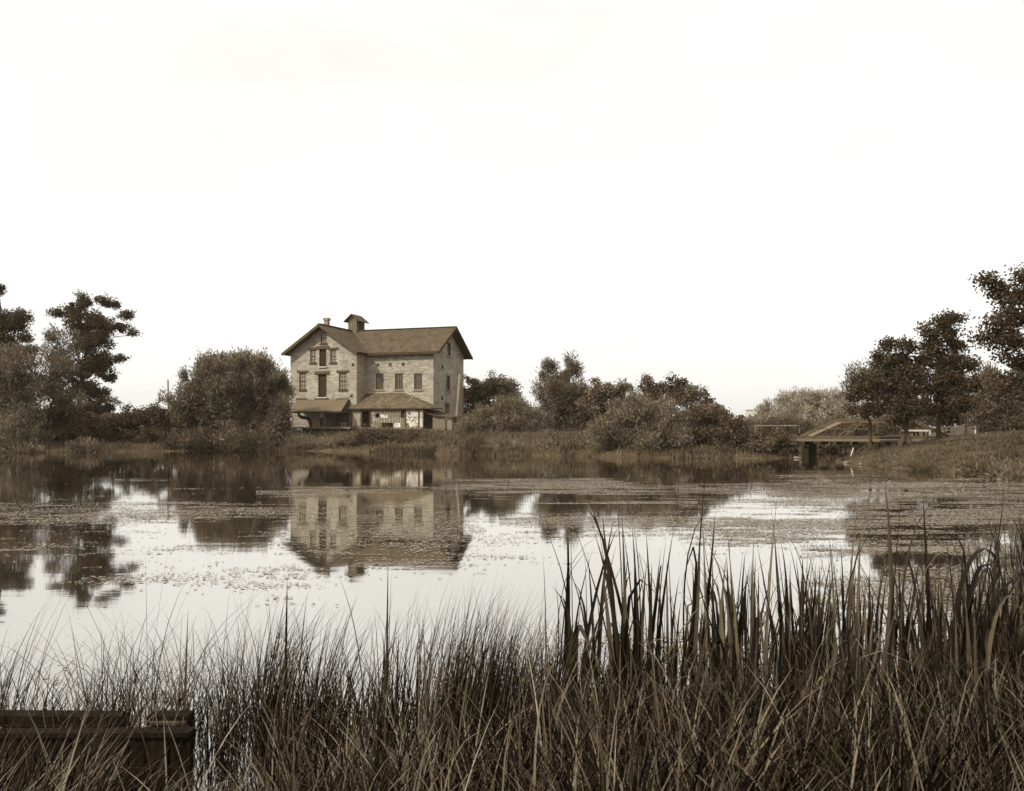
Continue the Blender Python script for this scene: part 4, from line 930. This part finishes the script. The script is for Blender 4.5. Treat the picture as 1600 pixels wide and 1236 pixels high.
def cattail(x, Y, top, n, label, group=None, spread=.07, lean=.10, wid=(.018,.030), bent=.12, name='cattail_clump', laz=None, dom=None, hvar=.35):
    """x and top: where in the photograph the clump stands and its tallest leaf ends"""
    X = (x-HX)/FPX*Y; z = max(gz(X, Y), -.15); root = empty(name, (X, Y, z)); H = CAMH-(top-HY)/FPX*Y-z
    for i in range(n):
        h = H*(1-hvar*random.random()**1.0) if i else H
        if i and random.random() < .2: h *= .75
        o = link('leaf', random.choice(BENT if (i and random.random() < bent) else LEAVES), None, root)
        az = random.uniform(-math.pi, math.pi) if laz is None else random.gauss(laz, .5)
        o.location = (random.gauss(0, spread*.5), random.gauss(0, spread*.5), 0)
        tilt = abs(random.gauss(0, lean)) if i else .02
        face = random.choice((math.pi/2, -math.pi/2))+random.gauss(0, .6)    # which way the leaf's own bow points
        m = Matrix.Rotation(az, 4, 'Z') @ Matrix.Rotation(tilt, 4, 'Y') @ Matrix.Rotation(-az+face*.0+az*.0, 4, 'Z') @ Matrix.Rotation(random.choice((0, math.pi))+random.gauss(0, .8), 4, 'Z')
        o.rotation_euler = m.to_euler(); o.scale = (h, random.uniform(*wid)*1.08, h)
    return tag(root, label, 'cattail', group)
GR = 'cattails of the near reed bed'; CM = 'slender cattail clump in the crowded reed bed along the near shore'
cattail(882,5.3,782,19,'upright cattail clump standing alone at the left end of the reed bed',spread=.12,lean=.12,wid=(.022,.034),laz=0)
cattail(925,5.4,800,9,'cattail clump leaning right beside the left end of the reed bed',spread=.06,lean=.2,wid=(.019,.029),laz=0)
cattail(985,5.2,752,27,'tallest thick cattail clump with dark base in front of open water',spread=.13,lean=.10,wid=(.022,.035),hvar=.3)
cattail(1012,5.1,830,7,'short cattail clump with an arched leaf against the tallest clump',spread=.08,lean=.2,wid=(.018,.028),bent=.4)
cattail(1066,5.4,735,4,'two very tall thin cattail leaves rising above the far shore line',spread=.05,lean=.02,wid=(.016,.022),hvar=.25)
cattail(1086,5.3,734,4,'very tall slightly right leaning cattail leaf with short leaves at its foot',spread=.04,lean=.06,wid=(.018,.026),hvar=.45,laz=0)
cattail(1125,5.3,805,21,'dense fan shaped cattail clump in the middle of the reed bed',spread=.12,lean=.09,wid=(.021,.032),hvar=.25)
cattail(1172,5.2,782,6,'cattail clump with one tall straight leaf right of the fan shaped clump',spread=.07,lean=.12)
cattail(1232,5.3,775,7,'cattail clump whose top leaves cross in an open fork',spread=.06,lean=.17)
cattail(1327,5.0,742,8,'broad pale upright cattail leaf standing high above its neighbours',spread=.06,lean=.05,wid=(.019,.029))
cattail(1385,4.9,735,5,'long cattail leaf leaning right with a pale tip',spread=.05,lean=.12,wid=(.02,.028),laz=0,hvar=.4)
cattail(1405,4.8,724,4,'tallest right leaning cattail leaf crossing the right bank',spread=.04,lean=.14,wid=(.02,.028),laz=0,hvar=.5)
cattail(1525,5.3,765,6,'tall dark narrow cattail leaf right of the drooping leaves',spread=.05,lean=.05,wid=(.02,.028))
cattail(1462,5.3,765,5,'cattail with a left leaning top leaf behind the drooping leaves',spread=.05,lean=.15,laz=math.pi)
cattail(603,4.9,872,6,'dark upright cattail leaves in the grass at mid left',spread=.07,lean=.04,wid=(.012,.018))
cattail(235,4.7,974,2,'single straight cattail leaf beside the plank landing',spread=.03,lean=.03,wid=(.01,.014))
cattail(286,4.7,950,2,'single right leaning leaf over the end of the plank landing',spread=.02,lean=.16,wid=(.012,.016),laz=0)
cattail(660,4.9,955,5,'short dark cattail shoots in the middle grass',spread=.07,lean=.12,wid=(.012,.02))
cattail(455,5.0,900,3,'thin tall cattail leaves at the left of the middle grass',spread=.05,lean=.1,wid=(.012,.018),laz=0)
ANCH = [(0,'the middle grass'),(882,'the lone upright clump'),(985,'the tallest thick clump'),(1066,'the two very tall thin leaves'),(1125,'the fan shaped clump'),(1172,'the tall straight leaf'),
        (1232,'the open fork of leaves'),(1327,'the broad pale upright leaf'),(1405,'the right leaning tallest leaf'),(1462,'the left leaning top leaf'),(1525,'the tall dark narrow leaf')]
ORD = ['first','second','third','fourth','fifth','sixth','seventh','eighth','ninth','tenth','eleventh','twelfth','thirteenth','fourteenth','fifteenth','sixteenth','seventeenth','eighteenth','nineteenth','twentieth']+['outer']*40
back = sorted((random.uniform(1040, 1640), random.uniform(4.7, 6.6)) for _ in range(62)); front = sorted((random.uniform(880, 1660), random.uniform(3.6, 4.7)) for _ in range(26))
for row, pts in (('back', back), ('front', front)):
    cnt = {}
    for x, Y in pts:
        an = [a for a in ANCH if a[0] <= x][-1][1]; k = cnt.get(an, 0); cnt[an] = k+1
        lab = '%s slender cattail clump of the %s row right of %s' % (ORD[k], row, an)
        if row == 'back': cattail(x, Y, random.gauss(858, 32), random.randint(6, 11), lab, GR, spread=.11, lean=.10, wid=(.014,.026), bent=.26)
        else: cattail(x, Y, random.gauss(950, 40), random.randint(4, 8), lab, GR, spread=.09, lean=.16, wid=(.013,.022), bent=.32)
for i, x in enumerate(sorted(random.uniform(1545, 1640) for _ in range(9))):
    Y = random.uniform(7.0, 10.5)
    cattail(x, Y, random.gauss(800, 22), 12, ORD[i]+' from the left of the spiky cattail clumps out in the water', 'cattails at the right edge of the pond', spread=.16, lean=.28, wid=(.012,.018), bent=.05)
# the drooping broad leaves
X, Y = (1520-HX)/FPX*4.6, 4.6; root = empty('drooping_leaf_clump', (X, Y, max(gz(X, Y), -.1)))
def droop(dx, top, wid, arch, yaw, dy=0):
    o = link('leaf', random.choice(ARCH) if arch is None else ARCH[arch], None, root)
    H = CAMH-(top-HY)/FPX*Y-root.location.z
    o.location = (dx, dy, 0); o.rotation_euler = (0, 0, yaw); k = H/max(v.co.z for v in o.data.vertices); o.scale = (k*.40, wid*.5, k)
droop(-.12,857,.085,0,.15); droop(-.10,866,.07,1,-.35,-.03); droop(-.07,882,.075,2,.45,-.05); droop(-.03,900,.08,1,-.1,-.09); droop(.0,925,.06,0,.3,-.12); droop(-.15,874,.05,2,2.8,.05); droop(.04,960,.06,1,-.3,-.14)
for i in range(5):
    o = link('leaf', LEAVES[i], None, root); o.location = (random.gauss(-.05,.05), random.gauss(0,.05), 0); o.rotation_euler = (0, random.gauss(0,.08), random.uniform(0,6)); o.scale = (.8, .03, random.uniform(.6,.9))
tag(root, 'broad cattail leaves arching over and drooping with pale bent tops', 'cattail')

tris = sum(sum(len(p.vertices)-2 for p in m.polygons)*1 if len(m.polygons) < 2000 else len(m.polygons)*2 for m in bpy.data.meshes)
print("TRIS", tris, "OBJECTS", len(bpy.data.objects), "PADS", n, flush=True)
